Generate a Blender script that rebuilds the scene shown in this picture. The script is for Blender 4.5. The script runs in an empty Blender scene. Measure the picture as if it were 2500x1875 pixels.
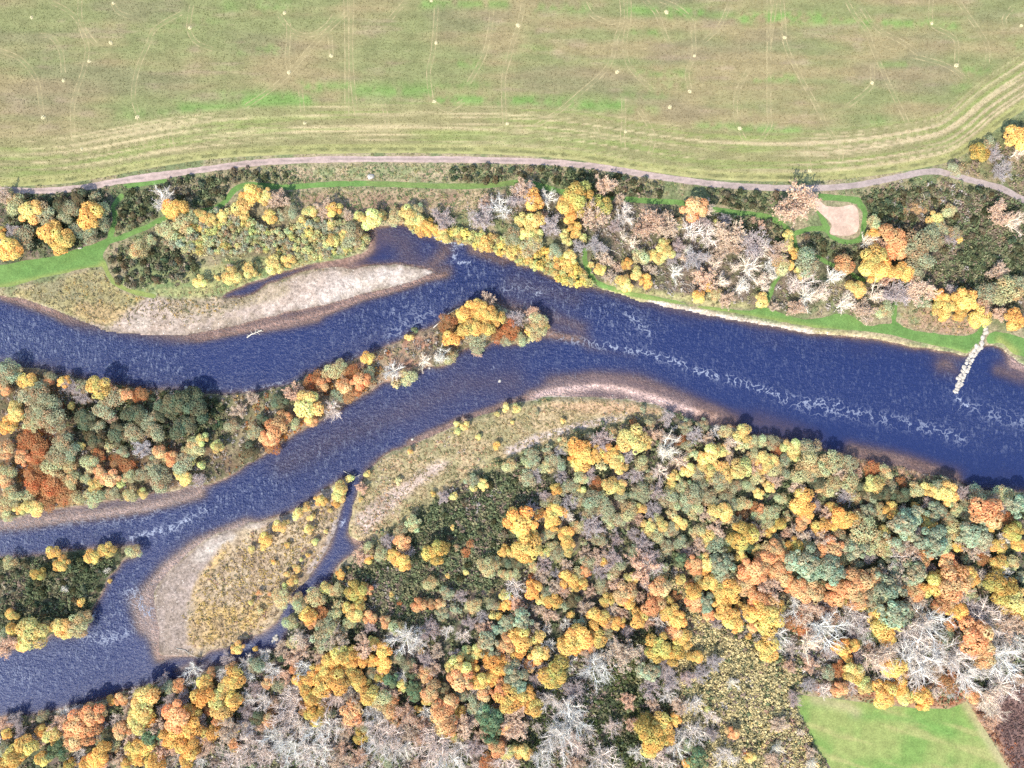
import bpy, math, random
import numpy as np

# ------------------------------------------------------------------ camera, sky, sun, exposure
scene = bpy.context.scene
COL = scene.collection
MPP = 0.2            # metres of ground for one unit of the survey grid (2500 x 1875 units)
HCAM = 333.3         # drone height in metres
cam_data = bpy.data.cameras.new('camera')
cam = bpy.data.objects.new('camera', cam_data)
COL.objects.link(cam)
cam.location = (0, 0, HCAM)
cam_data.sensor_width = 36.0
cam_data.lens = 24.0
cam_data.clip_start = 1.0
cam_data.clip_end = 20000.0
scene.camera = cam

SUN_EL = math.radians(47)
SUN_AZ = math.radians(214)     # compass bearing of the sun (up in the picture = north)
world = bpy.data.worlds.new('World')
scene.world = world
world.use_nodes = True
wn = world.node_tree
wn.nodes.clear()
sky = wn.nodes.new('ShaderNodeTexSky')
sky.sky_type = 'NISHITA'
sky.sun_disc = False
sky.sun_elevation = SUN_EL
sky.sun_rotation = SUN_AZ
bg = wn.nodes.new('ShaderNodeBackground')
bg.inputs['Strength'].default_value = 0.15
wo = wn.nodes.new('ShaderNodeOutputWorld')
wn.links.new(sky.outputs[0], bg.inputs['Color'])
wn.links.new(bg.outputs[0], wo.inputs['Surface'])

sun_data = bpy.data.lights.new('sun', 'SUN')
sun_data.energy = 2.9
sun_data.angle = math.radians(0.6)
sun_data.color = (1.0, 0.92, 0.79)
sun = bpy.data.objects.new('sun', sun_data)
COL.objects.link(sun)
sun.rotation_euler = (math.pi / 2 - SUN_EL, 0, -SUN_AZ + math.pi)
sun.location = (-100, -150, 200)

vs = scene.view_settings
vs.view_transform = 'Standard'
vs.look = 'None'
vs.gamma = 1.0
vs.use_curve_mapping = False
vs.exposure = 1.42
scene.cycles.max_bounces = 5
scene.cycles.diffuse_bounces = 2
scene.cycles.glossy_bounces = 2
scene.cycles.transparent_max_bounces = 8
scene.cycles.use_denoising = False

# ------------------------------------------------------------------ helpers
def wx(px): return (px - 1250.0) * MPP
def wy(py): return (937.5 - py) * MPP
def W(pts): return np.array([(wx(p[0]), wy(p[1])) for p in pts], float)

def smooth(pts, n=4, closed=True):
    """Catmull-Rom through traced survey points"""
    P = np.asarray(pts, float)
    m = len(P)
    out = []
    rng = range(m if closed else m - 1)
    for i in rng:
        if closed:
            a, b, c, d = P[(i-1) % m], P[i], P[(i+1) % m], P[(i+2) % m]
        else:
            a, b, c, d = P[max(i-1, 0)], P[i], P[i+1], P[min(i+2, m-1)]
        for k in range(n):
            t = k / n
            out.append(0.5*((2*b) + (-a+c)*t + (2*a-5*b+4*c-d)*t*t + (-a+3*b-3*c+d)*t**3))
    if not closed:
        out.append(P[-1])
    return np.array(out)

def value_noise(x, y, scale, seed):
    r = np.random.RandomState(seed)
    tab = r.rand(256, 256)
    u, v = x / scale + 1000.3, y / scale + 1000.7
    iu, iv = np.floor(u).astype(int), np.floor(v).astype(int)
    fu, fv = u - iu, v - iv
    fu = fu*fu*(3-2*fu); fv = fv*fv*(3-2*fv)
    a = tab[iu & 255, iv & 255]; b = tab[(iu+1) & 255, iv & 255]
    c = tab[iu & 255, (iv+1) & 255]; d = tab[(iu+1) & 255, (iv+1) & 255]
    return (a*(1-fu)+b*fu)*(1-fv) + (c*(1-fu)+d*fu)*fv

def fbm(x, y, scale, seed, octs=4):
    s = 0.0; amp = 1.0; tot = 0.0
    for k in range(octs):
        s = s + amp*value_noise(x, y, scale/2**k, seed+17*k); tot += amp; amp *= 0.5
    return s / tot

def sstep(a, b, x):
    t = np.clip((x-a)/(b-a), 0, 1)
    return t*t*(3-2*t)

# ------------------------------------------------------------------ survey grid (fine in view, widening to the horizon)
STEP = 0.85
def axis(half):
    core = np.arange(-half, half+STEP*0.5, STEP)
    out = []; s = STEP; v = core[-1]
    while v < 6000:
        s *= 1.35; v += s; out.append(v)
    out = np.array(out)
    return np.concatenate([-out[::-1] + (core[0]+core[-1]), core, out])
GX = axis(277.0); GY = axis(214.0)
NX, NY = len(GX), len(GY)
XX, YY = np.meshgrid(GX, GY)

def seg_dist(poly, R, closed=True):
    """distance to a polyline, computed only within R of it"""
    d = np.full((NY, NX), float(R))
    n = len(poly)
    for i in range(n if closed else n-1):
        a = poly[i]; b = poly[(i+1) % n]
        x0, x1 = min(a[0], b[0])-R, max(a[0], b[0])+R
        y0, y1 = min(a[1], b[1])-R, max(a[1], b[1])+R
        i0, i1 = np.searchsorted(GX, x0), np.searchsorted(GX, x1)
        j0, j1 = np.searchsorted(GY, y0), np.searchsorted(GY, y1)
        if i0 >= i1 or j0 >= j1: continue
        sx = XX[j0:j1, i0:i1]; sy = YY[j0:j1, i0:i1]
        ab = b - a; L = (ab*ab).sum() + 1e-9
        t = np.clip(((sx-a[0])*ab[0] + (sy-a[1])*ab[1])/L, 0, 1)
        dd = np.hypot(sx-a[0]-t*ab[0], sy-a[1]-t*ab[1])
        np.minimum(d[j0:j1, i0:i1], dd, out=d[j0:j1, i0:i1])
    return d

def inside(poly):
    ins = np.zeros((NY, NX), bool)
    n = len(poly)
    for i in range(n):
        a = poly[i]; b = poly[(i+1) % n]
        if a[1] == b[1]: continue
        lo, hi = (a, b) if a[1] < b[1] else (b, a)
        j0, j1 = np.searchsorted(GY, lo[1]), np.searchsorted(GY, hi[1])
        for j in range(j0, j1):
            xc = lo[0] + (GY[j]-lo[1])/(hi[1]-lo[1])*(hi[0]-lo[0])
            ins[j, :np.searchsorted(GX, xc)] ^= True
    return ins

def sdf(poly, R):
    d = seg_dist(poly, R)
    return np.where(inside(poly), d, -d)

def gsample(arr, x, y):
    """bilinear lookup of a survey-grid array at points"""
    i = np.clip(np.searchsorted(GX, x)-1, 0, NX-2); j = np.clip(np.searchsorted(GY, y)-1, 0, NY-2)
    fx = np.clip((x-GX[i])/(GX[i+1]-GX[i]), 0, 1); fy = np.clip((y-GY[j])/(GY[j+1]-GY[j]), 0, 1)
    if arr.ndim == 3: fx = fx[:, None]; fy = fy[:, None]
    return (arr[j, i]*(1-fx)+arr[j, i+1]*fx)*(1-fy) + (arr[j+1, i]*(1-fx)+arr[j+1, i+1]*fx)*fy

def new_mesh(name, V, loops, starts, totals, colors=None, attrs=None, smooth_shade=False):
    me = bpy.data.meshes.new(name)
    V = np.asarray(V, np.float32)
    me.vertices.add(len(V)); me.vertices.foreach_set('co', V.ravel())
    me.loops.add(len(loops)); me.loops.foreach_set('vertex_index', np.asarray(loops, np.int32))
    me.polygons.add(len(starts))
    me.polygons.foreach_set('loop_start', np.asarray(starts, np.int32))
    me.polygons.foreach_set('loop_total', np.asarray(totals, np.int32))
    if smooth_shade:
        me.polygons.foreach_set('use_smooth', np.ones(len(starts), bool))
    me.update(calc_edges=True)
    if colors is not None:
        ca = me.color_attributes.new('Col', 'FLOAT_COLOR', 'POINT')
        c4 = np.ones((len(V), 4), np.float32); c4[:, :3] = colors
        ca.data.foreach_set('color', c4.ravel())
    for k, v in (attrs or {}).items():
        at = me.attributes.new(k, 'FLOAT', 'POINT')
        at.data.foreach_set('value', np.asarray(v, np.float32))
    return me

def quads_mesh(name, V, colors=None):
    n = len(V)//4
    return new_mesh(name, V, np.arange(n*4), np.arange(n)*4, np.full(n, 4), colors)

def obj(name, me, mat=None, parent=None, label=None, cat=None, group=None, kind=None):
    o = bpy.data.objects.new(name, me)
    COL.objects.link(o)
    if mat is not None and me is not None and len(me.materials) == 0: me.materials.append(mat)
    if parent is not None: o.parent = parent
    if label: o['label'] = label
    if cat: o['category'] = cat
    if group: o['group'] = group
    if kind: o['kind'] = kind
    return o

def sheet(name, S, Z, off, mat, colors=None, attrs=None, parent=None, kind='structure'):
    """a sheet over the part of the survey grid where S > 0, cut smoothly along S = 0"""
    pos = S > 0
    idx = -np.ones((NY, NX), np.int64)
    jj, ii = np.nonzero(pos)
    idx[jj, ii] = np.arange(len(jj))
    V = [np.stack([GX[ii], GY[jj], (Z[jj, ii] if not np.isscalar(Z) else np.full(len(jj), Z)) + off], 1)]
    names = list((attrs or {}).keys())
    def pack(j, i):
        z = Z if np.isscalar(Z) else Z[j, i]
        row = [GX[i], GY[j], z+off]
        if colors is not None: row += list(colors[j, i])
        for k in names: row.append(attrs[k][j, i])
        return np.array(row, float)
    cnt = pos[:-1, :-1].astype(int)+pos[1:, :-1]+pos[:-1, 1:]+pos[1:, 1:]
    fj, fi = np.nonzero(cnt == 4)
    quads = np.stack([idx[fj, fi], idx[fj, fi+1], idx[fj+1, fi+1], idx[fj+1, fi]], 1)
    extra = []; cache = {}; polys = []
    base = len(jj)
    for j, i in zip(*np.nonzero((cnt > 0) & (cnt < 4))):
        cs = ((j, i), (j, i+1), (j+1, i+1), (j+1, i))
        poly = []
        for k in range(4):
            a = cs[k]; b = cs[(k+1) % 4]
            sa, sb = S[a], S[b]
            if sa > 0: poly.append(idx[a])
            if (sa > 0) != (sb > 0):
                key = (a, b) if a < b else (b, a)
                if key not in cache:
                    t = sa/(sa-sb)
                    cache[key] = base+len(extra)
                    extra.append(pack(*a)*(1-t)+pack(*b)*t)
                poly.append(cache[key])
        if len(poly) >= 3: polys.append(poly)
    full = [V[0]]
    if colors is not None: full.append(colors[jj, ii])
    for k in names: full.append(attrs[k][jj, ii][:, None])
    A = np.concatenate(full, 1)
    if extra: A = np.concatenate([A, np.array(extra)], 0)
    loops = np.concatenate([quads.ravel()] + [np.array(p) for p in polys]) if polys else quads.ravel()
    totals = np.concatenate([np.full(len(quads), 4, int), np.array([len(p) for p in polys], int)])
    starts = np.concatenate([[0], np.cumsum(totals)[:-1]])
    cc = A[:, 3:6] if colors is not None else None
    o0 = 6 if colors is not None else 3
    at = {k: A[:, o0+n] for n, k in enumerate(names)}
    me = new_mesh(name, A[:, :3], loops, starts, totals, cc, at, smooth_shade=True)
    return obj(name, me, mat, parent, kind=kind if parent is None else None)

# ------------------------------------------------------------------ materials
def material(name):
    m = bpy.data.materials.new(name); m.use_nodes = True
    nt = m.node_tree; nt.nodes.clear()
    out = nt.nodes.new('ShaderNodeOutputMaterial')
    return m, nt, out
def N(nt, t, **kw):
    n = nt.nodes.new(t)
    for k, v in kw.items():
        if k in n.inputs: n.inputs[k].default_value = v
        else: setattr(n, k, v)
    return n
def L(nt, a, b): nt.links.new(a, b)
def mathn(nt, op, a, b=None, clamp=False):
    n = nt.nodes.new('ShaderNodeMath'); n.operation = op; n.use_clamp = clamp
    for k, v in enumerate((a, b)):
        if v is None: continue
        if isinstance(v, (int, float)): n.inputs[k].default_value = v
        else: nt.links.new(v, n.inputs[k])
    return n.outputs[0]
def ramp(nt, fac, a, b, lo=0.0, hi=1.0):
    n = nt.nodes.new('ShaderNodeMapRange'); n.clamp = True
    n.inputs['From Min'].default_value = a; n.inputs['From Max'].default_value = b
    n.inputs['To Min'].default_value = lo; n.inputs['To Max'].default_value = hi
    nt.links.new(fac, n.inputs['Value'])
    return n.outputs[0]
def noise(nt, scale, detail=3.0, rough=0.6, stretch=None):
    geo = nt.nodes.new('ShaderNodeNewGeometry')
    src = geo.outputs['Position']
    if stretch:
        mp = nt.nodes.new('ShaderNodeMapping'); mp.inputs['Scale'].default_value = stretch[:3]
        if len(stretch) > 3: mp.inputs['Rotation'].default_value = (0, 0, stretch[3])
        nt.links.new(src, mp.inputs['Vector']); src = mp.outputs[0]
    n = nt.nodes.new('ShaderNodeTexNoise')
    n.inputs['Scale'].default_value = scale; n.inputs['Detail'].default_value = detail
    n.inputs['Roughness'].default_value = rough
    nt.links.new(src, n.inputs['Vector'])
    return n.outputs['Fac']
def scalecol(nt, col, fac):
    n = nt.nodes.new('ShaderNodeVectorMath'); n.operation = 'SCALE'
    nt.links.new(col, n.inputs[0])
    if isinstance(fac, (int, float)): n.inputs['Scale'].default_value = fac
    else: nt.links.new(fac, n.inputs['Scale'])
    return n.outputs[0]
def mixcol(nt, fac, a, b):
    n = nt.nodes.new('ShaderNodeMix'); n.data_type = 'RGBA'
    if isinstance(fac, (int, float)): n.inputs[0].default_value = fac
    else: nt.links.new(fac, n.inputs[0])
    for k, v in ((6, a), (7, b)):
        if isinstance(v, tuple): n.inputs[k].default_value = (*v, 1)
        else: nt.links.new(v, n.inputs[k])
    return n.outputs[2]
def vcol(nt):
    n = nt.nodes.new('ShaderNodeAttribute'); n.attribute_name = 'Col'
    return n.outputs['Color']
def attr(nt, name):
    n = nt.nodes.new('ShaderNodeAttribute'); n.attribute_name = name
    return n.outputs['Fac']
def bump(nt, h, strength=0.5, dist=0.3):
    n = nt.nodes.new('ShaderNodeBump'); n.inputs['Strength'].default_value = strength
    n.inputs['Distance'].default_value = dist
    nt.links.new(h, n.inputs['Height'])
    return n.outputs[0]
def diffuse(nt, out, col, normal=None, rough=0.95, spec=0.15):
    b = nt.nodes.new('ShaderNodeBsdfPrincipled')
    b.inputs['Roughness'].default_value = rough
    b.inputs['Specular IOR Level'].default_value = spec
    nt.links.new(col, b.inputs['Base Color'])
    if normal is not None: nt.links.new(normal, b.inputs['Normal'])
    nt.links.new(b.outputs[0], out.inputs['Surface'])
    return b

def ground_material(name, fine=0.9, lo=0.6, hi=1.45, bs=0.6, stretch=None, speck=None):
    m, nt, out = material(name)
    n1 = noise(nt, fine, 4.0, 0.7, stretch)
    n2 = noise(nt, fine*0.22, 2.0, 0.5, stretch)
    f = mathn(nt, 'MULTIPLY', ramp(nt, n1, 0.3, 0.7, lo, hi), ramp(nt, n2, 0.3, 0.7, 0.85, 1.15))
    c = scalecol(nt, vcol(nt), f)
    if speck:
        sn = noise(nt, speck[1], 2.0, 0.6)
        c = mixcol(nt, ramp(nt, sn, speck[2], speck[2]+0.05, 0, speck[3]), c, speck[0])
    diffuse(nt, out, c, bump(nt, n1, bs, 0.35))
    return m

M = {}
M['ground'] = ground_material('rough_ground', 0.8, 0.45, 1.6, 0.8)
M['field'] = ground_material('stubble', 1.0, 0.82, 1.2, 0.35, (0.5, 1.2, 1), speck=((0.36, 0.33, 0.18), 1.6, 0.64, 0.3))
M['grass'] = ground_material('mown_grass', 1.1, 0.75, 1.28, 0.35)
M['track'] = ground_material('dirt_track', 0.7, 0.8, 1.22, 0.3)
M['gravel'] = ground_material('river_gravel', 1.6, 0.5, 1.5, 0.8, speck=((0.5, 0.45, 0.40), 2.6, 0.6, 0.5))

# foliage: per-leaf tint on the mesh, per-tree tint on the object
def foliage(name, trans=0.25, use_obj=True):
    m, nt, out = material(name)
    c = vcol(nt)
    if use_obj:
        oi = nt.nodes.new('ShaderNodeObjectInfo')
        mul = nt.nodes.new('ShaderNodeVectorMath'); mul.operation = 'MULTIPLY'
        L(nt, c, mul.inputs[0]); L(nt, oi.outputs['Color'], mul.inputs[1]); c = mul.outputs[0]
    d = N(nt, 'ShaderNodeBsdfDiffuse'); L(nt, c, d.inputs['Color'])
    t = N(nt, 'ShaderNodeBsdfTranslucent'); L(nt, c, t.inputs['Color'])
    mx = N(nt, 'ShaderNodeMixShader'); mx.inputs[0].default_value = trans
    L(nt, d.outputs[0], mx.inputs[1]); L(nt, t.outputs[0], mx.inputs[2]); L(nt, mx.outputs[0], out.inputs['Surface'])
    return m
M['leaf'] = foliage('leaves', 0.45)
M['stuffleaf'] = foliage('undergrowth_leaves', 0.25, False)
def bark(name, obj_tint=True, col=(0.2, 0.16, 0.12)):
    m, nt, out = material(name)
    n1 = noise(nt, 2.5, 3, 0.6)
    if obj_tint:
        oi = nt.nodes.new('ShaderNodeObjectInfo'); c = oi.outputs['Color']
    else:
        r = N(nt, 'ShaderNodeRGB'); r.outputs[0].default_value = (*col, 1); c = r.outputs[0]
    diffuse(nt, out, scalecol(nt, c, ramp(nt, n1, 0.3, 0.7, 0.6, 1.35)), None, 0.9, 0.1)
    return m
M['bark'] = bark('bark')
M['wood'] = bark('weathered_wood', False, (0.5, 0.46, 0.38))
M['stone'] = ground_material('pale_stone', 1.5, 0.55, 1.4, 0.6)
# ------------------------------------------------------------------ traced outlines of land and water
def PL(ox, oy, s, *pts): return [(ox+x/s, oy+y/s) for x, y in pts]

NORTH = [(-30000, 716), (-300, 700), (0, 720), (80, 738), (130, 755), (190, 782), (250, 806), (300, 816), (380, 819), (450, 818), (520, 806),
 (560, 797), (640, 778), (700, 762), (770, 749), (830, 735), (900, 712), (960, 700), (1000, 689), (1040, 672), (1058, 664),
 (1040, 656), (1015, 652), (975, 645), (907, 647), (866, 655), (839, 653), (798, 652), (744, 660), (700, 678), (660, 690), (610, 722), (560, 727), (540, 724),
 (568, 706), (636, 681), (717, 655), (771, 641), (825, 631), (880, 617), (901, 606), (894, 576), (890, 560), (907, 553), (934, 550),
 (975, 547), (1002, 553), (1035, 570), (1060, 574), (1079, 587), (1095, 584), (1136, 590), (1155, 601), (1168, 608), (1201, 610), (1230, 626), (1244, 632),
 (1260, 638), (1271, 648), (1285, 651), (1301, 650), (1320, 662), (1339, 672), (1366, 680), (1393, 690), (1412, 698), (1445, 698), (1475, 709),
 (1502, 718), (1535, 727), (1565, 739), (1578, 738), (1592, 742), (1622, 751), (1652, 757), (1690, 761), (1731, 770), (1771, 777), (1812, 785), (1853, 793),
 (1893, 798), (1934, 805), (1975, 813), (2020, 817), (2069, 820), (2120, 826), (2172, 834), (2223, 847), (2275, 853), (2326, 863), (2357, 871), (2371, 864),
 (2382, 855), (2399, 846), (2423, 843), (2443, 847), (2460, 860), (2480, 876), (2500, 890), (2560, 905), (2800, 930), (30000, 940), (30000, -40000), (-30000, -40000)]
SOUTH = [(30000, 1220), (2800, 1210), (2500, 1201), (2464, 1197), (2412, 1201), (2378, 1194), (2344, 1178), (2309, 1165), (2275, 1160), (2240, 1151), (2189, 1139), (2137, 1130),
 (2086, 1118), (2051, 1110), (2011, 1102), (1984, 1092), (1951, 1087), (1930, 1077), (1903, 1074), (1876, 1066), (1835, 1063), (1810, 1052), (1781, 1042),
 (1726, 1038), (1699, 1027), (1672, 1014), (1639, 1004), (1604, 987), (1577, 981), (1529, 974), (1461, 971), (1393, 967), (1339, 967), (1306, 977), (1271, 982),
 (1230, 987), (1211, 1004), (1152, 1020), (1122, 1029), (1106, 1040), (1081, 1053), (1046, 1069), (992, 1090), (952, 1106), (925, 1124), (900, 1146), (890, 1160),
 (881, 1178), (872, 1196), (870, 1211), (863, 1230), (857, 1251), (851, 1272), (845, 1296), (858, 1312), (885, 1322), (905, 1318), (890, 1332), (872, 1343), (851, 1358), (827, 1381),
 (812, 1405), (804, 1421), (776, 1434), (751, 1450), (736, 1462), (722, 1472), (716, 1492), (700, 1508), (694, 1520), (700, 1540), (692, 1568), (672, 1588), (640, 1598),
 (607, 1614), (572, 1622), (526, 1628), (504, 1640), (478, 1652), (440, 1662), (395, 1665), (377, 1671), (339, 1682), (301, 1690), (264, 1705), (226, 1719), (188, 1724), (151, 1734),
 (94, 1746), (38, 1752), (0, 1755), (-200, 1790), (-30000, 1800), (-30000, 40000), (30000, 40000)]
LEFTISLE = [(-30000, 850), (-200, 862), (0, 882), (54, 893), (117, 903), (141, 914), (176, 919), (217, 927), (285, 937), (353, 950), (434, 952), (466, 954), (504, 960),
 (545, 963), (599, 960), (640, 953), (681, 944), (733, 928), (745, 915), (775, 908), (800, 893), (851, 882), (900, 868), (935, 850), (975, 835), (995, 818), (1020, 808),
 (1049, 800), (1072, 788), (1097, 766), (1130, 750), (1170, 735), (1200, 735), (1230, 751), (1271, 764), (1300, 770), (1328, 785), (1335, 806), (1318, 817), (1290, 824),
 (1271, 835), (1244, 838), (1201, 834), (1180, 845), (1150, 848), (1115, 858), (1100, 880), (1075, 893), (1040, 898), (1014, 915), (975, 932), (935, 930), (910, 950), (870, 971),
 (841, 983), (825, 1003), (790, 1020), (748, 1044), (721, 1056), (694, 1075), (656, 1102), (630, 1118), (600, 1137), (575, 1154), (528, 1178), (495, 1186), (461, 1191),
 (420, 1198), (366, 1204), (345, 1216), (298, 1220), (244, 1228), (190, 1237), (109, 1246), (81, 1256), (35, 1264), (0, 1270), (-200, 1285), (-30000, 1290)]
LOWISLE = [(-30000, 1360), (0, 1363), (56, 1361), (102, 1355), (151, 1348), (207, 1343), (245, 1340), (301, 1337), (328, 1340), (328, 1358), (298, 1368), (282, 1390),
 (264, 1412), (249, 1438), (234, 1468), (222, 1495), (213, 1526), (188, 1546), (169, 1554), (124, 1550), (105, 1564), (68, 1575), (38, 1583), (0, 1595), (-30000, 1600)]
MIDBAR = [(858, 1164), (845, 1164), (812, 1182), (790, 1197), (766, 1217), (736, 1236), (706, 1251), (676, 1263), (631, 1274), (595, 1280), (555, 1294), (510, 1314),
 (470, 1342), (430, 1376), (395, 1412), (375, 1450), (378, 1500), (388, 1550), (384, 1589), (396, 1603), (433, 1602), (482, 1606), (508, 1592), (555, 1580), (601, 1560),
 (637, 1547), (661, 1529), (679, 1513), (691, 1490), (704, 1470), (708, 1456), (727, 1434), (751, 1416), (766, 1387), (781, 1366), (797, 1345), (809, 1321), (818, 1300), (827, 1273),
 (833, 1246), (842, 1214), (849, 1184)]

RBIG = 16.0
land = None
def smooth_far(poly):
    """smooth the surveyed part of an outline, keep its far corners as they are"""
    near_ = [k for k, q in enumerate(poly) if -1000 < q[0] < 3500 and -1000 < q[1] < 3000]
    a, b = near_[0], near_[-1]
    if b-a+1 == len(poly): return smooth(W(poly), 4)
    return np.concatenate([W(poly[:a]).reshape(-1, 2), smooth(W(poly[a:b+1]), 4, False), W(poly[b+1:]).reshape(-1, 2)])
for poly in (NORTH, SOUTH, LEFTISLE, LOWISLE, MIDBAR):
    P = smooth_far(poly)
    s = sdf(P, RBIG)
    land = s if land is None else np.maximum(land, s)
near = (np.abs(XX) < 300) & (np.abs(YY) < 240)
land = land + np.where(near, (fbm(XX, YY, 6.0, 5, 3)-0.5)*1.6, 0)
land = np.where(~near & (land == 0), 0.01, land)

def soft(pts, rad, closed=False):
    d = seg_dist(W(pts), rad*MPP*2.6, closed)
    return np.exp(-(d/(rad*MPP))**2)

GRAVBAR1 = [(180, 775), (260, 795), (330, 740), (374, 723), (450, 735), (540, 728), (610, 724), (700, 680), (800, 652), (907, 646), (1015, 650), (1062, 664), (1000, 692), (900, 716), (770, 752), (640, 782), (520, 812), (400, 826), (300, 822)]
bar1 = sdf(smooth(W(GRAVBAR1), 3), 14)
midbar_in = sdf(smooth(W(MIDBAR), 3), 14)
lowland = np.maximum(sstep(-6, 4, bar1), sstep(-6, 6, midbar_in))

# bed depth below the water surface
wd = -land
depth = 0.7*sstep(0, 1.1, wd) + 0.9*sstep(0.3, 4.5, wd) + 0.5*sstep(4, 15, wd)
depth = depth*(0.8+0.5*fbm(XX, YY, 22, 31, 3))
shoals = [([(150, 775), (260, 815), (380, 830), (480, 828), (560, 812), (640, 797), (720, 780), (800, 760), (880, 728), (960, 706), (1040, 678), (1085, 670)], 13, .10),
 ([(640, 795), (700, 790), (770, 775)], 20, .25),
 ([(0, 718), (100, 752), (200, 790), (280, 818)], 19, .15),
 ([(1300, 968), (1380, 950), (1450, 942), (1520, 950), (1600, 970), (1680, 998), (1750, 1018)], 22, .06),
 ([(1350, 935), (1450, 920), (1560, 930), (1660, 970), (1790, 1025)], 30, .5),
 ([(1000, 1082), (1100, 1037), (1200, 1002), (1300, 970)], 13, .22),
 ([(1210, 748), (1270, 762), (1305, 778)], 13, .08), ([(1340, 815), (1400, 826), (1460, 832)], 15, .2), ([(1440, 838), (1540, 850)], 26, .75),
 ([(1220, 740), (1350, 775), (1420, 800)], 28, .7),
 ([(905, 575), (900, 605), (850, 635), (780, 650)], 26, .22), ([(940, 575), (980, 590), (1000, 630)], 45, .8), ([(1090, 610), (1050, 655), (1090, 660)], 26, .55), ([(1150, 612), (1230, 640)], 14, .5),
 ([(2310, 895), (2320, 920)], 34, .42), ([(2480, 885), (2520, 900)], 26, .05), ([(2440, 905), (2540, 935)], 26, .6),
 ([(2080, 1098), (2180, 1118), (2260, 1140), (2330, 1165)], 26, .36), ([(1850, 1030), (1980, 1070)], 40, .9),
 ([(-100, 1290), (60, 1278), (150, 1266), (250, 1255), (350, 1240), (440, 1218), (485, 1205)], 24, .14), 
 ([(600, 1282), (480, 1332), (400, 1392), (358, 1440), (350, 1490), (372, 1550), (388, 1605)], 24, .16), ([(330, 1470), (345, 1530)], 34, .28),
 ([(690, 1140), (850, 1060), (1000, 1000), (1130, 940), (1250, 930)], 52, .95), ([(1250, 690), (1400, 730)], 30, 1.0),
 ([(868, 1322), (890, 1322)], 14, .1), ([(560, 1600), (450, 1640)], 14, .8), ([(430, 1640), (470, 1625)], 12, .5)]
for pts, rad, dep in shoals:
    w = soft(pts, rad)
    depth = np.where(depth > dep, depth*(1-w)+dep*w, depth)
for pts, rad, dep in [([(872, 1160), (856, 1200), (845, 1250), (835, 1290), (820, 1340), (795, 1385), (765, 1420), (725, 1455), (700, 1500), (690, 1535), (655, 1560), (590, 1590), (520, 1610)], 14, 1.5), ([(0, 830), (250, 860), (500, 900), (700, 880)], 50, 2.4), ([(1500, 800), (1900, 900), (2300, 980), (2520, 1010)], 70, 2.6)]:
    depth = np.maximum(depth, soft(pts, rad)*dep)
depth = np.maximum(depth, 0.02)

WATER_Z = -0.9
rise = np.maximum(0.9*sstep(0, 2.6, land)*(1-lowland), np.minimum(0.42, 0.06*np.maximum(land, 0))*lowland)
Z = np.where(land > 0, WATER_Z + rise + 0.0, WATER_Z - depth)
Z = np.where(land > 0, Z, Z)
Z = np.where((land > 0), Z + lowland*0.02*np.minimum(land, 3), Z)

# ------------------------------------------------------------------ ground cover colours (albedo)
n_big = fbm(XX, YY, 30, 11, 4); n_mid = fbm(XX, YY, 9, 12, 4); n_sml = fbm(XX, YY, 3, 13, 3)
def cmix(a, b, t): return np.asarray(a)*(1-t[..., None]) + np.asarray(b)*t[..., None]
C = cmix((0.24, 0.20, 0.12), (0.13, 0.15, 0.07), sstep(0.38, 0.62, n_mid))
def paint(pts, c1, c2=None, feather=10, strength=1.0, closed=True, rad=None, wob=1.0):
    """lay a ground cover of its own colour inside a traced outline, ragged at its edge"""
    global C
    if rad is None:
        s = sdf(smooth(W(pts), 3), feather*MPP*3+6)
        f = feather*MPP
        t = sstep(-f, f, s + (n_sml-0.5)*f*2*wob + (n_mid-0.5)*f*1.5*wob)
    else:
        t = soft(pts, rad)*np.clip(0.4+1.2*n_sml, 0, 1)
    col = cmix(c1, c2, sstep(0.36, 0.64, n_sml*0.5+n_mid*0.5)) if c2 is not None else np.asarray(c1)
    t = t*strength
    C = C*(1-t[..., None]) + col*t[..., None]

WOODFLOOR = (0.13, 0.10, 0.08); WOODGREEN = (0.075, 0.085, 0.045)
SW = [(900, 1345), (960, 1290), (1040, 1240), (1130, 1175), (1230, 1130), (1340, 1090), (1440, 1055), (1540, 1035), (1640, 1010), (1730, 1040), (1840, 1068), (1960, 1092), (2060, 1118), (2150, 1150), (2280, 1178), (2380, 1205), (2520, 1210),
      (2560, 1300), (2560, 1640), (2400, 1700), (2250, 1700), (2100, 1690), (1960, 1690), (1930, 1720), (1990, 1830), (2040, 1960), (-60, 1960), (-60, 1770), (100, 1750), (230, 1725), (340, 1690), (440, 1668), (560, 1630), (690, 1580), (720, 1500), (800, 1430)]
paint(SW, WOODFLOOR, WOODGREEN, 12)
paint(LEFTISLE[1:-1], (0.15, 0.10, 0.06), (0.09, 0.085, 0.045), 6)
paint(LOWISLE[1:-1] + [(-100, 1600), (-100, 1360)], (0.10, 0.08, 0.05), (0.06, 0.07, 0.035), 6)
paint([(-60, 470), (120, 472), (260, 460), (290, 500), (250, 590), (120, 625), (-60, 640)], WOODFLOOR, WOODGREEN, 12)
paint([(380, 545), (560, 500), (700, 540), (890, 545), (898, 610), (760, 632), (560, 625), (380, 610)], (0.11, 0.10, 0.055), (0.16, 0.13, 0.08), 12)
paint([(1230, 470), (1500, 470), (1800, 560), (1930, 640), (2100, 700), (2260, 740), (2400, 760), (2560, 790), (2560, 450), (2400, 470), (2250, 470), (2120, 480), (2110, 560), (2000, 640), (1900, 600), (1700, 520), (1500, 495), (1300, 460)], (0.11, 0.085, 0.06), (0.07, 0.075, 0.04), 14)
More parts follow.
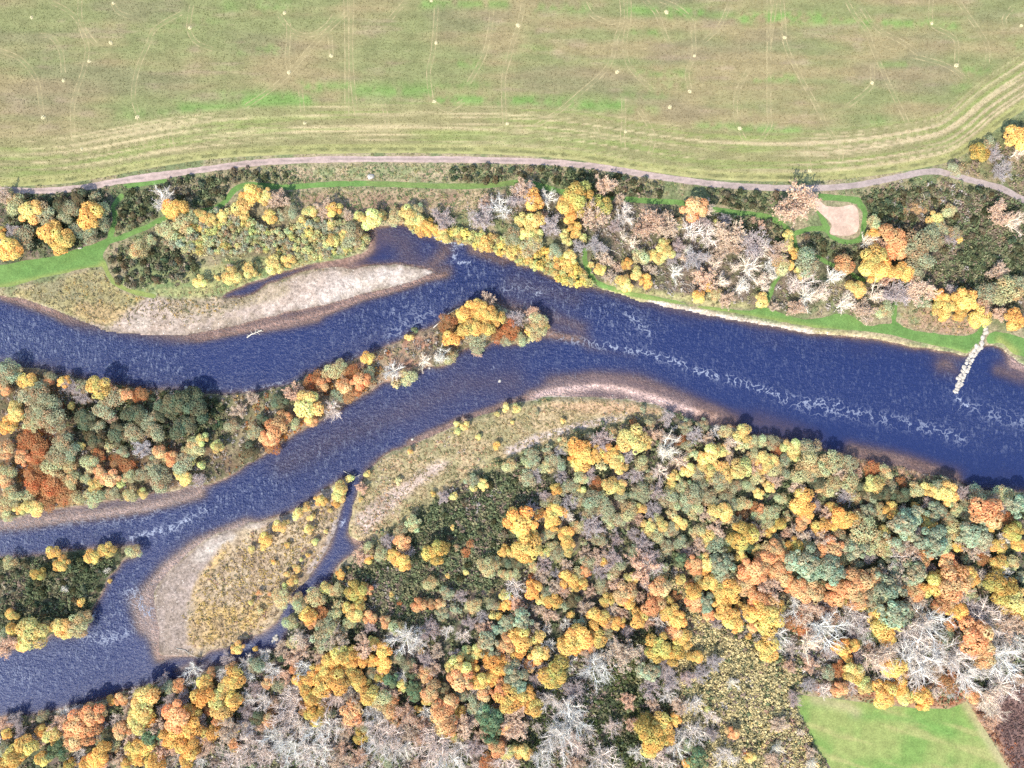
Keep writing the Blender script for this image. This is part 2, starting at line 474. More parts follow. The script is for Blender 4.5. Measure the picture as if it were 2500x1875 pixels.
paint([(1230, 480), (1480, 480), (1750, 540), (1900, 600), (1990, 690), (1960, 760), (1700, 735), (1500, 700), (1440, 690), (1420, 610), (1280, 560)], (0.15, 0.115, 0.085), (0.10, 0.095, 0.055), 14)
# tussocky meadow between track and river
paint([(600, 412), (900, 405), (1220, 405), (1230, 440), (900, 438), (620, 440)], (0.19, 0.21, 0.10), (0.30, 0.24, 0.15), 8)
paint([(760, 470), (1000, 465), (1230, 470), (1180, 510), (1000, 530), (860, 520), (740, 500)], (0.22, 0.15, 0.10), (0.30, 0.23, 0.14), 10)
paint([(30, 712), (120, 690), (246, 655), (300, 712), (374, 728), (330, 760), (240, 800), (150, 760), (60, 735)], (0.26, 0.22, 0.10), (0.20, 0.18, 0.10), 8)
paint([(180, 745), (280, 745), (320, 770), (260, 800), (200, 780)], (0.36, 0.24, 0.12), None, 12, 0.6)
paint([(280, 690), (420, 660), (560, 640), (700, 620), (880, 615), (760, 645), (640, 680), (540, 722), (400, 728)], (0.26, 0.25, 0.11), (0.13, 0.17, 0.07), 8)
# gravel bars
PALE = (0.36, 0.30, 0.24); PINK = (0.30, 0.23, 0.18)
paint(GRAVBAR1, (0.34, 0.27, 0.22), (0.26, 0.205, 0.15), 9)
paint([(820, 690), (900, 665), (1000, 658), (1058, 664), (990, 690), (900, 712), (800, 742), (740, 745)], PALE, (0.42, 0.36, 0.31), 12)
paint([(300, 790), (380, 750), (450, 770), (420, 810), (330, 815)], PALE, PINK, 14, 0.85)
paint([(640, 715), (760, 690), (800, 660), (830, 700), (740, 745), (650, 770)], PINK, (0.40, 0.33, 0.28), 14, 0.8)
paint([(420, 735), (560, 728), (680, 688), (700, 720), (560, 760), (440, 775)], (0.22, 0.18, 0.11), (0.33, 0.26, 0.18), 10, 0.9)
paint(MIDBAR, (0.27, 0.20, 0.13), (0.36, 0.28, 0.18), 5)
paint([(600, 1282), (560, 1310), (540, 1350), (500, 1390), (470, 1450), (450, 1520), (470, 1590), (400, 1602), (378, 1560), (380, 1440), (440, 1370), (520, 1310)], (0.27, 0.215, 0.18), (0.21, 0.165, 0.13), 8)
paint([(570, 1310), (540, 1340), (490, 1370), (480, 1350), (520, 1320)], (0.38, 0.33, 0.275), None, 16)
paint([(845, 1180), (790, 1200), (700, 1258), (600, 1285), (640, 1290), (720, 1265), (800, 1215)], PINK, PALE, 6)
paint([(835, 1250), (815, 1270), (790, 1330), (760, 1375), (745, 1400), (760, 1400), (790, 1360), (815, 1310), (830, 1275)], (0.32, 0.265, 0.23), None, 6)
paint([(540, 1335), (560, 1345), (480, 1450), (540, 1480), (600, 1480), (660, 1460), (640, 1520), (520, 1570), (460, 1570), (480, 1480), (470, 1440)], (0.42, 0.29, 0.12), (0.32, 0.23, 0.13), 10)
SBAR = [(1300, 985), (1400, 975), (1500, 978), (1580, 990), (1640, 1010), (1560, 1030), (1440, 1050), (1340, 1085), (1230, 1125), (1130, 1170), (1040, 1235), (960, 1285), (880, 1330), (850, 1290), (862, 1230), (880, 1180), (930, 1125), (1020, 1085), (1110, 1042), (1220, 1005)]
paint(SBAR, (0.34, 0.26, 0.15), (0.24, 0.21, 0.11), 6)
paint([(1330, 985), (1500, 982), (1610, 1000), (1560, 1010), (1400, 1005)], (0.42, 0.26, 0.16), None, 12, 0.7)
paint([(1235, 1098), (1340, 1050), (1500, 1018), (1510, 1030), (1350, 1068), (1260, 1108)], (0.45, 0.38, 0.33), (0.36, 0.29, 0.25), 7)
paint([(870, 1260), (930, 1210), (1010, 1160), (1070, 1125), (1090, 1140), (1020, 1190), (950, 1250), (890, 1310)], (0.44, 0.34, 0.28), (0.30, 0.23, 0.17), 10)
paint([(1230, 1120), (1340, 1080), (1440, 1045), (1560, 1020), (1570, 1030), (1450, 1060), (1350, 1092), (1240, 1135), (1130, 1180), (1120, 1170)], (0.20, 0.19, 0.09), None, 6)
paint([(2050, 1108), (2140, 1132), (2240, 1153), (2340, 1180), (2400, 1205), (2330, 1195), (2200, 1170), (2080, 1140)], (0.36, 0.22, 0.13), None, 5)
# the spit and the islands
paint([(740, 930), (850, 885), (940, 850), (1010, 815), (1060, 800), (1050, 890), (960, 930), (850, 980), (740, 1040), (640, 1110), (640, 1050)], (0.27, 0.15, 0.10), (0.22, 0.17, 0.11), 8)
paint([(530, 970), (700, 945), (740, 950), (700, 1010), (600, 1090), (560, 1120), (540, 1060)], (0.19, 0.15, 0.09), (0.12, 0.12, 0.06), 8)
paint([(1205, 748), (1270, 766), (1310, 778), (1270, 785), (1225, 775)], (0.38, 0.31, 0.25), None, 6)
paint([(60, 1050), (130, 1030), (130, 1150), (190, 1190), (150, 1230), (80, 1220), (50, 1150)], (0.26, 0.09, 0.04), None, 12, 0.8)
# stony shore and riverside
paint([(1585, 732), (1625, 738), (1700, 754), (1800, 774), (1900, 792), (2000, 810), (2000, 818), (1850, 799), (1700, 767), (1600, 746)], (0.48, 0.42, 0.35), (0.33, 0.27, 0.20), 4)
paint([(1990, 806), (2100, 815), (2240, 845), (2350, 866), (2300, 866), (2160, 838), (2020, 822)], (0.38, 0.31, 0.18), (0.28, 0.24, 0.12), 4)
paint([(1490, 712), (1560, 735), (1600, 724), (1700, 742), (1820, 752), (1820, 740), (1680, 720), (1560, 700), (1480, 690)], (0.24, 0.24, 0.09), (0.32, 0.28, 0.14), 8)
paint([(2200, 760), (2270, 750), (2380, 790), (2375, 815), (2300, 816), (2210, 797)], (0.30, 0.20, 0.13), (0.17, 0.19, 0.09), 4)
# right-hand margins
paint([(2350, 420), (2500, 300), (2580, 290), (2580, 470), (2440, 450)], (0.24, 0.18, 0.11), (0.12, 0.13, 0.06), 12)
paint([(2130, 530), (2280, 480), (2300, 500), (2260, 520), (2160, 545)], (0.36, 0.22, 0.11), None, 8, 0.9)
paint([(1990, 1690), (2130, 1705), (2230, 1725), (2330, 1725), (2360, 1700), (2300, 1650), (2150, 1665), (2010, 1668)], (0.25, 0.10, 0.055), (0.32, 0.19, 0.11), 8)
paint([(2368, 1712), (2420, 1690), (2560, 1640), (2580, 1960), (2500, 1960), (2450, 1850)], (0.27, 0.15, 0.09), None, 8)
paint([(2420, 1740), (2460, 1680), (2560, 1640), (2580, 1960), (2520, 1960)], (0.13, 0.085, 0.075), (0.18, 0.11, 0.09), 8)
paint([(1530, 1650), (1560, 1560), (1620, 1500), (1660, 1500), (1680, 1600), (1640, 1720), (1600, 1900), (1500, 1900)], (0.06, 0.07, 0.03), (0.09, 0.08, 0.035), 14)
paint([(1320, 1365), (1420, 1345), (1520, 1350), (1430, 1375), (1330, 1390)], (0.18, 0.19, 0.08), None, 8)
paint([(1090, 1440), (1180, 1430), (1220, 1480), (1130, 1510), (1070, 1480)], (0.22, 0.16, 0.12), (0.14, 0.14, 0.07), 12)

# river bed: brown cobbles and sand
bedcol = cmix((0.33, 0.23, 0.18), (0.45, 0.34, 0.28), sstep(0.3, 0.7, n_sml))
for pts_, rad_, cc_ in [([(1320, 966), (1380, 952), (1450, 946), (1520, 954), (1600, 978), (1680, 1002)], 24, (0.68, 0.57, 0.53)), ([(600, 1282), (480, 1332), (400, 1392), (355, 1440), (340, 1490), (365, 1550)], 34, (0.50, 0.42, 0.37)), ([(-100, 1290), (150, 1266), (350, 1240), (470, 1205)], 28, (0.46, 0.38, 0.33)), ([(2480, 885), (2520, 900)], 26, (0.6, 0.48, 0.44)), ([(640, 795), (720, 785), (880, 730), (1040, 678)], 14, (0.42, 0.31, 0.26))]:
    bedcol = cmix(bedcol, cc_, soft(pts_, rad_)*0.9)
# cobbles stay wet and dark along the waterline
wet = sstep(3.2, 0.2, land + (n_sml-0.5)*2.2)*np.clip(lowland*1.2, 0, 1)*0.75
C = cmix(C, C*0.62, wet)
inw = sstep(0.3, -0.4, land)
C = C*(1-inw[..., None]) + bedcol*inw[..., None]
C = np.clip(C*0.9, 0.01, 0.9)

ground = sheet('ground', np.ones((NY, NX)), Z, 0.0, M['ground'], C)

# ------------------------------------------------------------------ river
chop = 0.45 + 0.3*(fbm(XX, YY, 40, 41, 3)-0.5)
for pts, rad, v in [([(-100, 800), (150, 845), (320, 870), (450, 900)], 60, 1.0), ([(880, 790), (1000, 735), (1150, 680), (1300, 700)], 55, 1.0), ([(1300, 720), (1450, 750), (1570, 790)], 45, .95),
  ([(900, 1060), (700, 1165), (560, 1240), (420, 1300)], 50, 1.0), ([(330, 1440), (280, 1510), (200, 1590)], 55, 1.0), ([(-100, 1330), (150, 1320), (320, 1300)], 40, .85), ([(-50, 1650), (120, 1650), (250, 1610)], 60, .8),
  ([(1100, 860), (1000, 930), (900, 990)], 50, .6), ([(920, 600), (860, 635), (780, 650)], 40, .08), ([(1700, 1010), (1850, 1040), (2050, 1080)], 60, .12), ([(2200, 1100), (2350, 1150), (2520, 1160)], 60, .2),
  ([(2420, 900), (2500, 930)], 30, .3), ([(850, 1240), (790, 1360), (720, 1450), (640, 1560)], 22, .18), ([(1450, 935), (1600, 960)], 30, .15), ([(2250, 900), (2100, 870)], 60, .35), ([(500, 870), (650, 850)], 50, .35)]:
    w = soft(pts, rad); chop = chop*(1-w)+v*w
foam = np.zeros((NY, NX))
for pts, rad, v in [([(1350, 818), (1400, 830), (1480, 845), (1560, 858), (1640, 880), (1700, 905), (1780, 925), (1860, 950), (1950, 980), (2050, 985)], 10, .75),
  ([(1880, 960), (2000, 1000), (2100, 1010), (2250, 1040), (2350, 1070)], 16, .5), ([(1287, 703), (1310, 718), (1332, 702)], 8, 1.0), ([(1230, 705), (1290, 700)], 10, .6),
  ([(1060, 578), (1082, 590), (1110, 594), (1138, 596)], 4, 1.6), ([(1118, 640), (1145, 641)], 5, 1.3), ([(1105, 605), (1112, 635)], 9, .9), ([(2335, 960), (2342, 975), (2370, 995)], 6, 1.0), ([(2350, 985), (2420, 1010), (2520, 1035)], 18, .45),
  ([(320, 1315), (370, 1303), (430, 1285), (500, 1245)], 11, .9), ([(320, 1450), (340, 1475), (370, 1500)], 20, 1.0), ([(-60, 1290), (150, 1275), (330, 1262), (440, 1235)], 22, .42), ([(210, 1555), (260, 1565), (330, 1530)], 16, .6), ([(480, 950), (600, 952), (735, 925)], 5, .6),
  ([(820, 885), (868, 872)], 4, .9), ([(1535, 765), (1560, 790), (1585, 812)], 12, .65), ([(832, 1282), (838, 1270)], 5, 1.2), ([(1218, 930), (1224, 930)], 3, 1.4), ([(222, 1508), (230, 1500)], 5, 1.1), ([(672, 1555), (668, 1570)], 6, .9),
  ([(1046, 898), (1052, 902)], 3, 1.4), ([(1200, 898), (1208, 894)], 4, .7), ([(620, 1560), (600, 1590)], 6, .4), ([(1040, 770), (960, 820)], 26, .45), ([(400, 1100), (420, 1280)], 2, 0)]:
    foam = np.maximum(foam, soft(pts, rad)*v)
opac = 1-np.exp(-1.55*np.maximum(depth, 0)**1.15)

m, nt, out = material('river_water')
w1 = noise(nt, 0.42, 3.0, 0.65, (1.0, 1.5, 1, 0.35))
w2 = noise(nt, 1.05, 3.0, 0.6, (1.25, 0.8, 1, -0.5))
ch = attr(nt, 'chop')
h = mathn(nt, 'ADD', mathn(nt, 'MULTIPLY', w1, 0.9), mathn(nt, 'MULTIPLY', w2, 0.7))
hh = mathn(nt, 'MULTIPLY', h, mathn(nt, 'ADD', mathn(nt, 'MULTIPLY', ch, 1.0), 0.06))
nb = bump(nt, hh, 1.0, 1.1)
# sky reflections painted as thin pale streaks on rough water; foam where it breaks
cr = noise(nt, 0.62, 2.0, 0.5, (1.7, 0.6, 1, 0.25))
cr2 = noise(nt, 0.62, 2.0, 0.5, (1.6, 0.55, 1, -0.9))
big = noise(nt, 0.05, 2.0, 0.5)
sky_streak = mathn(nt, 'MAXIMUM', mathn(nt, 'MULTIPLY', ramp(nt, cr, 0.53, 0.65), ramp(nt, big, 0.62, 0.42)), mathn(nt, 'MULTIPLY', ramp(nt, cr2, 0.53, 0.65), ramp(nt, big, 0.38, 0.58)))
sky_streak = mathn(nt, 'MULTIPLY', sky_streak, ramp(nt, w1, 0.40, 0.58))
sky_streak = mathn(nt, 'MULTIPLY', sky_streak, ramp(nt, ch, 0.15, 1.05, 0.0, 0.6))
fo = attr(nt, 'foam')
w3 = noise(nt, 0.21, 2.5, 0.6)
ridge = mathn(nt, 'ABSOLUTE', mathn(nt, 'SUBTRACT', w3, 0.5))
line = ramp(nt, ridge, 0.008, 0.04, 1.0, 0.0)
blob = ramp(nt, w2, 0.45, 0.6)
fm = mathn(nt, 'MULTIPLY', mathn(nt, 'MAXIMUM', line, mathn(nt, 'MULTIPLY', blob, ramp(nt, fo, 0.65, 1.3, 0.0, 1.2))), fo, True)
white = mathn(nt, 'MAXIMUM', mathn(nt, 'MULTIPLY', sky_streak, 0.75), fm, True)
body = mixcol(nt, ramp(nt, attr(nt, 'opac'), 0.35, 0.95), (0.062, 0.044, 0.048), (0.0105, 0.020, 0.075))  # deep-water blue carries the sky's reflection in its diffuse colour
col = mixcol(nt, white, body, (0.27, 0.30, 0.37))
dif = N(nt, 'ShaderNodeBsdfDiffuse'); L(nt, col, dif.inputs['Color']); L(nt, nb, dif.inputs['Normal'])
tr = N(nt, 'ShaderNodeBsdfTransparent'); tr.inputs['Color'].default_value = (0.95, 0.90, 0.89, 1)
op = mathn(nt, 'MAXIMUM', attr(nt, 'opac'), mathn(nt, 'MULTIPLY', white, 0.9), True)
mx = N(nt, 'ShaderNodeMixShader'); L(nt, op, mx.inputs[0]); L(nt, tr.outputs[0], mx.inputs[1]); L(nt, dif.outputs[0], mx.inputs[2])
gl = N(nt, 'ShaderNodeBsdfGlossy'); gl.inputs['Roughness'].default_value = 0.42; L(nt, nb, gl.inputs['Normal'])
fr = N(nt, 'ShaderNodeFresnel'); fr.inputs['IOR'].default_value = 1.33; L(nt, nb, fr.inputs['Normal'])
mx2 = N(nt, 'ShaderNodeMixShader'); L(nt, fr.outputs[0], mx2.inputs[0]); L(nt, mx.outputs[0], mx2.inputs[1]); L(nt, gl.outputs[0], mx2.inputs[2])
L(nt, mx2.outputs[0], out.inputs['Surface'])
M['water'] = m
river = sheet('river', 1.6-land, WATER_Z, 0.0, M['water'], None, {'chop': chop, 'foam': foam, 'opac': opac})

# ------------------------------------------------------------------ arable field
FEDGE = [(-400, 452), (0, 455), (100, 452), (170, 447), (240, 435), (320, 420), (400, 405), (470, 395), (560, 385), (640, 380), (760, 376), (900, 374), (1050, 374), (1200, 377), (1320, 383), (1420, 393), (1520, 409), (1600, 421), (1700, 434), (1800, 441),
 (1900, 443), (2000, 441), (2100, 433), (2200, 419), (2300, 400), (2350, 380), (2400, 345), (2440, 310), (2500, 268), (2700, 140), (2900, 0)]
fe = smooth(W(FEDGE), 4, False)
fpoly = np.concatenate([fe, W([(2900, -700), (-400, -700)])])
fsd = sdf(fpoly, 30) + (n_sml-0.5)*0.5
edged = seg_dist(fe, 34, False)
streak = fbm(XX*0.12, YY, 2.6, 51, 3); streak2 = fbm(XX*0.08, YY, 6, 52, 3)
FC = cmix((0.225, 0.185, 0.095), (0.165, 0.175, 0.075), sstep(0.35, 0.65, 0.5*n_big+0.5*streak2))
FC = cmix(FC, (0.27, 0.205, 0.135), 0.5*sstep(0.55, 0.75, streak*0.6+n_mid*0.4))
FC = cmix(FC, (0.15, 0.12, 0.085), 0.3*sstep(0.55, 0.7, fbm(XX*0.3, YY, 16, 53, 3)))
green = np.zeros((NY, NX))
for x0, x1, y, hgt, v in [(585, 690, 120, 9, .6), (612, 740, 250, 15, 1.2), (452, 570, 266, 12, .8), (522, 640, 316, 12, .5), (733, 777, 212, 10, .8), (803, 847, 209, 8, .6), (875, 1043, 222, 13, .7), (1075, 1296, 245, 9, 1.0), (1068, 1185, 209, 8, .5), (1122, 1166, 155, 7, .6),
  (1037, 1233, 10, 8, .7), (1200, 1377, 248, 9, .8), (1304, 1428, 19, 9, .5), (1402, 1510, 257, 10, .9), (1535, 1599, 269, 7, .5), (1551, 1671, 179, 8, .6), (1599, 1675, 206, 9, .4), (1545, 1592, 27, 9, .8), (1637, 1706, 32, 9, 1.1), (1706, 1800, 38, 7, .5), (1817, 2006, 44, 11, 1.1),
  (1548, 1615, 79, 6, .7), (1706, 1801, 310, 9, .6), (1814, 1896, 317, 9, .8), (2037, 2085, 52, 7, .6), (2110, 2275, 57, 8, .8), (2300, 2338, 63, 8, .7), (1825, 1933, 190, 7, .7), (1882, 1958, 320, 8, .8), (2154, 2211, 158, 6, .5), (2363, 2417, 174, 10, .7), (1760, 1854, 364, 9, .6),
  (2474, 2520, 108, 10, .6), (2335, 2363, 209, 12, .5), (1530, 1620, 230, 10, .4), (300, 420, 280, 12, .35), (560, 640, 235, 14, .4), (1280, 1340, 120, 7, .4), (1690, 1780, 407, 5, .5), (1830, 1892, 405, 5, .7), (2160, 2200, 350, 6, .4), (2130, 2150, 295, 8, .6), (1810, 1860, 270, 8, .35), (380, 520, 60, 14, .3), (560, 700, 15, 14, .4), (850, 960, 240, 12, .4), (1200, 1300, 290, 9, .5), (1210, 1500, 343, 4, .8), (640, 900, 335, 4, .7), (1000, 1200, 332, 4, .5), (560, 700, 355, 4, .5), (0, 120, 415, 9, .5), (0, 100, 365, 4, .5), (1500, 1650, 400, 8, .4), (1750, 1900, 430, 6, .4)]:
    cx, cy = wx((x0+x1)/2), wy(y); hx = (x1-x0)/2*MPP; hy = hgt*MPP*1.5
    g = np.exp(-(np.maximum(np.abs(XX-cx)-hx, 0)/(hy*1.2))**2 - ((YY-cy)/hy)**2)
    green = np.maximum(green, g*v)
green = green*sstep(0.3, 0.6, n_sml*0.5+n_mid*0.5)
FC = cmix(FC, (0.125, 0.22, 0.055), np.clip(green*0.95, 0, 0.8))
# headland: drilled rows that follow the field edge
band = sstep(26, 22, edged)
along = 0.5+0.5*np.sin(edged*2.6+3*n_big)
rows = fbm(edged*3.0, XX*0.03+YY*0.03, 2.6, 61, 3)
hcol = cmix((0.20, 0.185, 0.085), (0.40, 0.33, 0.185), sstep(0.45, 0.72, rows))
hcol = cmix(hcol, (0.17, 0.215, 0.06), sstep(0.5, 0.7, fbm(edged*2.2, XX*0.06, 3.0, 63, 3))*0.7)
pale_right = sstep(40, 150, XX)
FC = cmix(FC, hcol, band*0.8)
FC = cmix(FC, (0.38, 0.30, 0.185), pale_right*sstep(0.4, 0.65, rows)*sstep(4, 6, edged)*sstep(26, 18, edged)*0.7)
FC = cmix(FC, (0.26, 0.255, 0.10), sstep(5, 3.5, edged)*0.75)
FC = cmix(FC, (0.06, 0.07, 0.03), sstep(1.0, 0.5, np.abs(edged-2.0))*0.55*sstep(0.35, 0.6, n_sml))
lift = 0.25*sstep(-140, 200, YY)
FC = FC*0.93
field = sheet('field', fsd, Z, 0.012, M['field'], FC)

# ------------------------------------------------------------------ dirt track, clearing
TRACK = [(-400, 470), (0, 465), (60, 466), (108, 466), (163, 462), (217, 456), (298, 441), (380, 430), (461, 419), (600, 400), (695, 393), (821, 389), (1011, 389), (1138, 390), (1295, 394), (1390, 400), (1485, 411), (1580, 427), (1675, 441), (1770, 452), (1895, 459), (1990, 459),
 (2053, 456), (2116, 448), (2180, 435), (2243, 422), (2284, 418), (2313, 424), (2370, 440), (2433, 456), (2465, 470), (2500, 488), (2620, 540)]
tr_d = seg_dist(smooth(W(TRACK), 5, False), 10, False)
tw = 1.5 + (n_sml-0.5)*0.7 + 0.45*soft([(340, 440), (390, 432)], 22)
TC = cmix((0.40, 0.305, 0.27), (0.33, 0.25, 0.215), n_sml)
TC = cmix(TC, (0.21, 0.17, 0.15), sstep(0.45, 0.15, tr_d + (n_sml-0.5)*0.6)*0.75)
darkr = sstep(20, 160, XX)
TC = cmix(TC, (0.27, 0.225, 0.205), darkr*0.7)
track = sheet('track', tw-tr_d, Z, 0.02, M['track'], TC*0.88)
CLEAR = PL(1950, 250, 3.016, (80, 640), (130, 690), (165, 735), (210, 762), (290, 770), (380, 752), (432, 790), (445, 900), (420, 960), (330, 985), (228, 968), (245, 900), (180, 830), (120, 770), (60, 670))
cs = sdf(smooth(W(CLEAR), 4), 10) + (n_sml-0.5)*1.0
clearing = sheet('bare_clearing', cs, Z, 0.024, M['track'], cmix((0.42, 0.30, 0.225), (0.35, 0.255, 0.20), n_mid))

# ------------------------------------------------------------------ mown grass
SWATH = [(-300, 660), (0, 646), (60, 636), (120, 628), (165, 615), (220, 598), (262, 583), (284, 582), (266, 598), (253, 618), (251, 640), (246, 650), (210, 655), (150, 668), (90, 682), (30, 700), (0, 702), (-300, 730)]
SHORE = [(1490, 704), (1560, 716), (1640, 732), (1700, 746), (1760, 752), (1830, 758), (1862, 748), (1900, 762), (1950, 777), (2000, 778), (2036, 767), (2073, 770), (2099, 784), (2122, 795), (2149, 791), (2176, 789), (2192, 787), (2206, 799), (2240, 808), (2309, 817), (2361, 819), (2385, 810), (2397, 794),
  (2404, 800), (2392, 836), (2376, 850), (2361, 862), (2309, 848), (2240, 834), (2172, 817), (2103, 808), (2000, 800), (1900, 784), (1800, 766), (1700, 750), (1620, 736), (1560, 728), (1500, 712)]
EAST = [(2408, 830), (2415, 816), (2432, 810), (2464, 815), (2520, 832), (2600, 850), (2600, 890), (2520, 878), (2474, 862), (2447, 838), (2420, 838)]
gs = -np.full((NY, NX), 9.0)
for poly in (SWATH, SHORE, EAST):
    gs = np.maximum(gs, sdf(smooth(W(poly), 4), 9))
for pts, wd_ in [([(268, 588), (271, 574), (279, 546), (281, 522), (275, 506), (285, 492), (297, 478)], 6.0),
  ([(272, 588), (298, 579), (353, 557), (393, 537), (440, 522), (480, 517), (515, 512), (540, 500), (556, 484), (572, 464), (595, 453), (636, 452), (690, 457), (744, 454), (825, 449), (907, 449), (988, 451), (1100, 455), (1190, 453), (1244, 447), (1285, 446), (1312, 452), (1353, 464), (1393, 472), (1460, 482), (1529, 487), (1608, 492), (1663, 495), (1744, 511), (1798, 519), (1853, 525), (1893, 538), (1915, 552), (1934, 570), (1961, 564), (1983, 558), (2016, 560), (2034, 580), (2070, 592), (2100, 582), (2108, 560)], 6.5),
  ([(1934, 570), (1939, 584), (1945, 606), (1961, 617), (2000, 630), (2033, 648), (2066, 661), (2092, 678), (2109, 684)], 5.5),
  ([(2185, 741), (2182, 767), (2182, 794)], 6), ([(1427, 612), (1429, 639), (1439, 666), (1460, 692), (1500, 706)], 6), ([(1899, 677), (1886, 700), (1880, 718), (1866, 745), (1858, 755)], 5.5),
  ([(252, 640), (266, 671), (287, 696), (325, 712), (374, 723)], 5.5), ([(2108, 560), (2112, 520), (2100, 500)], 7), ([(2030, 575), (2010, 540), (1996, 505)], 7), ([(2000, 480), (2060, 485), (2095, 490)], 8), ([(310, 452), (360, 446), (400, 440)], 7)]:
    d = seg_dist(smooth(W(pts), 4, False), 8, False)
    gs = np.maximum(gs, wd_*MPP - d)
gs = gs + (n_sml-0.5)*0.9
gs = np.minimum(gs, cs*-1.0 - 0.2)
gs = np.minimum(gs, land-0.8)
gs = np.minimum(gs, tr_d-1.9)
GC = cmix((0.085, 0.17, 0.045), (0.12, 0.20, 0.055), n_mid)
GC = cmix(GC, (0.21, 0.23, 0.07), np.clip(soft([(252, 645), (266, 671), (287, 696), (325, 712), (374, 723)], 9) + 0.7*soft([(1500, 708), (1620, 735), (2000, 800), (2360, 862)], 6) + soft([(2440, 830), (2480, 860)], 10) + 0.8*soft([(0, 700), (150, 668), (250, 650)], 6), 0, 1)*0.85)
GC = cmix(GC, (0.15, 0.18, 0.06), 0.6*soft([(900, 449), (1100, 453), (1250, 447)], 9))
grass_path = sheet('mown_grass', gs, Z, 0.016, M['grass'], GC*0.9)

# ------------------------------------------------------------------ small green field
MEADOW = [(1928, 1694), (2009, 1703), (2127, 1717), (2231, 1729), (2316, 1731), (2360, 1712), (2410, 1790), (2462, 1875), (2535, 2010), (2075, 2010), (2032, 1880), (1990, 1821), (1961, 1755)]
mp = W(MEADOW)
ms = sdf(mp, 16) + (n_sml-0.5)*0.5
mstreak = fbm((XX*0.3+YY*0.95)*1.0, (XX*0.95-YY*0.3)*0.12, 3, 71, 3)
MC = cmix((0.20, 0.235, 0.075), (0.135, 0.215, 0.055), sstep(0.35, 0.65, n_mid*0.6+n_big*0.4))
MC = cmix(MC, (0.29, 0.27, 0.11), sstep(0.5, 0.7, mstreak)*0.6)
MC = cmix(MC, (0.11, 0.21, 0.05), soft([(2080, 1745), (2140, 1748), (2240, 1760), (2320, 1790)], 12)*0.7)
MC = cmix(MC, (0.33, 0.28, 0.15), sstep(5, 1, seg_dist(W([(2360, 1712), (2462, 1875), (2540, 2010)]), 8, False))*0.75)
MC = cmix(MC, (0.30, 0.26, 0.14), 0.7*soft([(1990, 1708), (2070, 1725), (2090, 1740)], 14))
meadow = sheet('small_field', ms, Z, 0.012, M['grass'], MC*0.9)
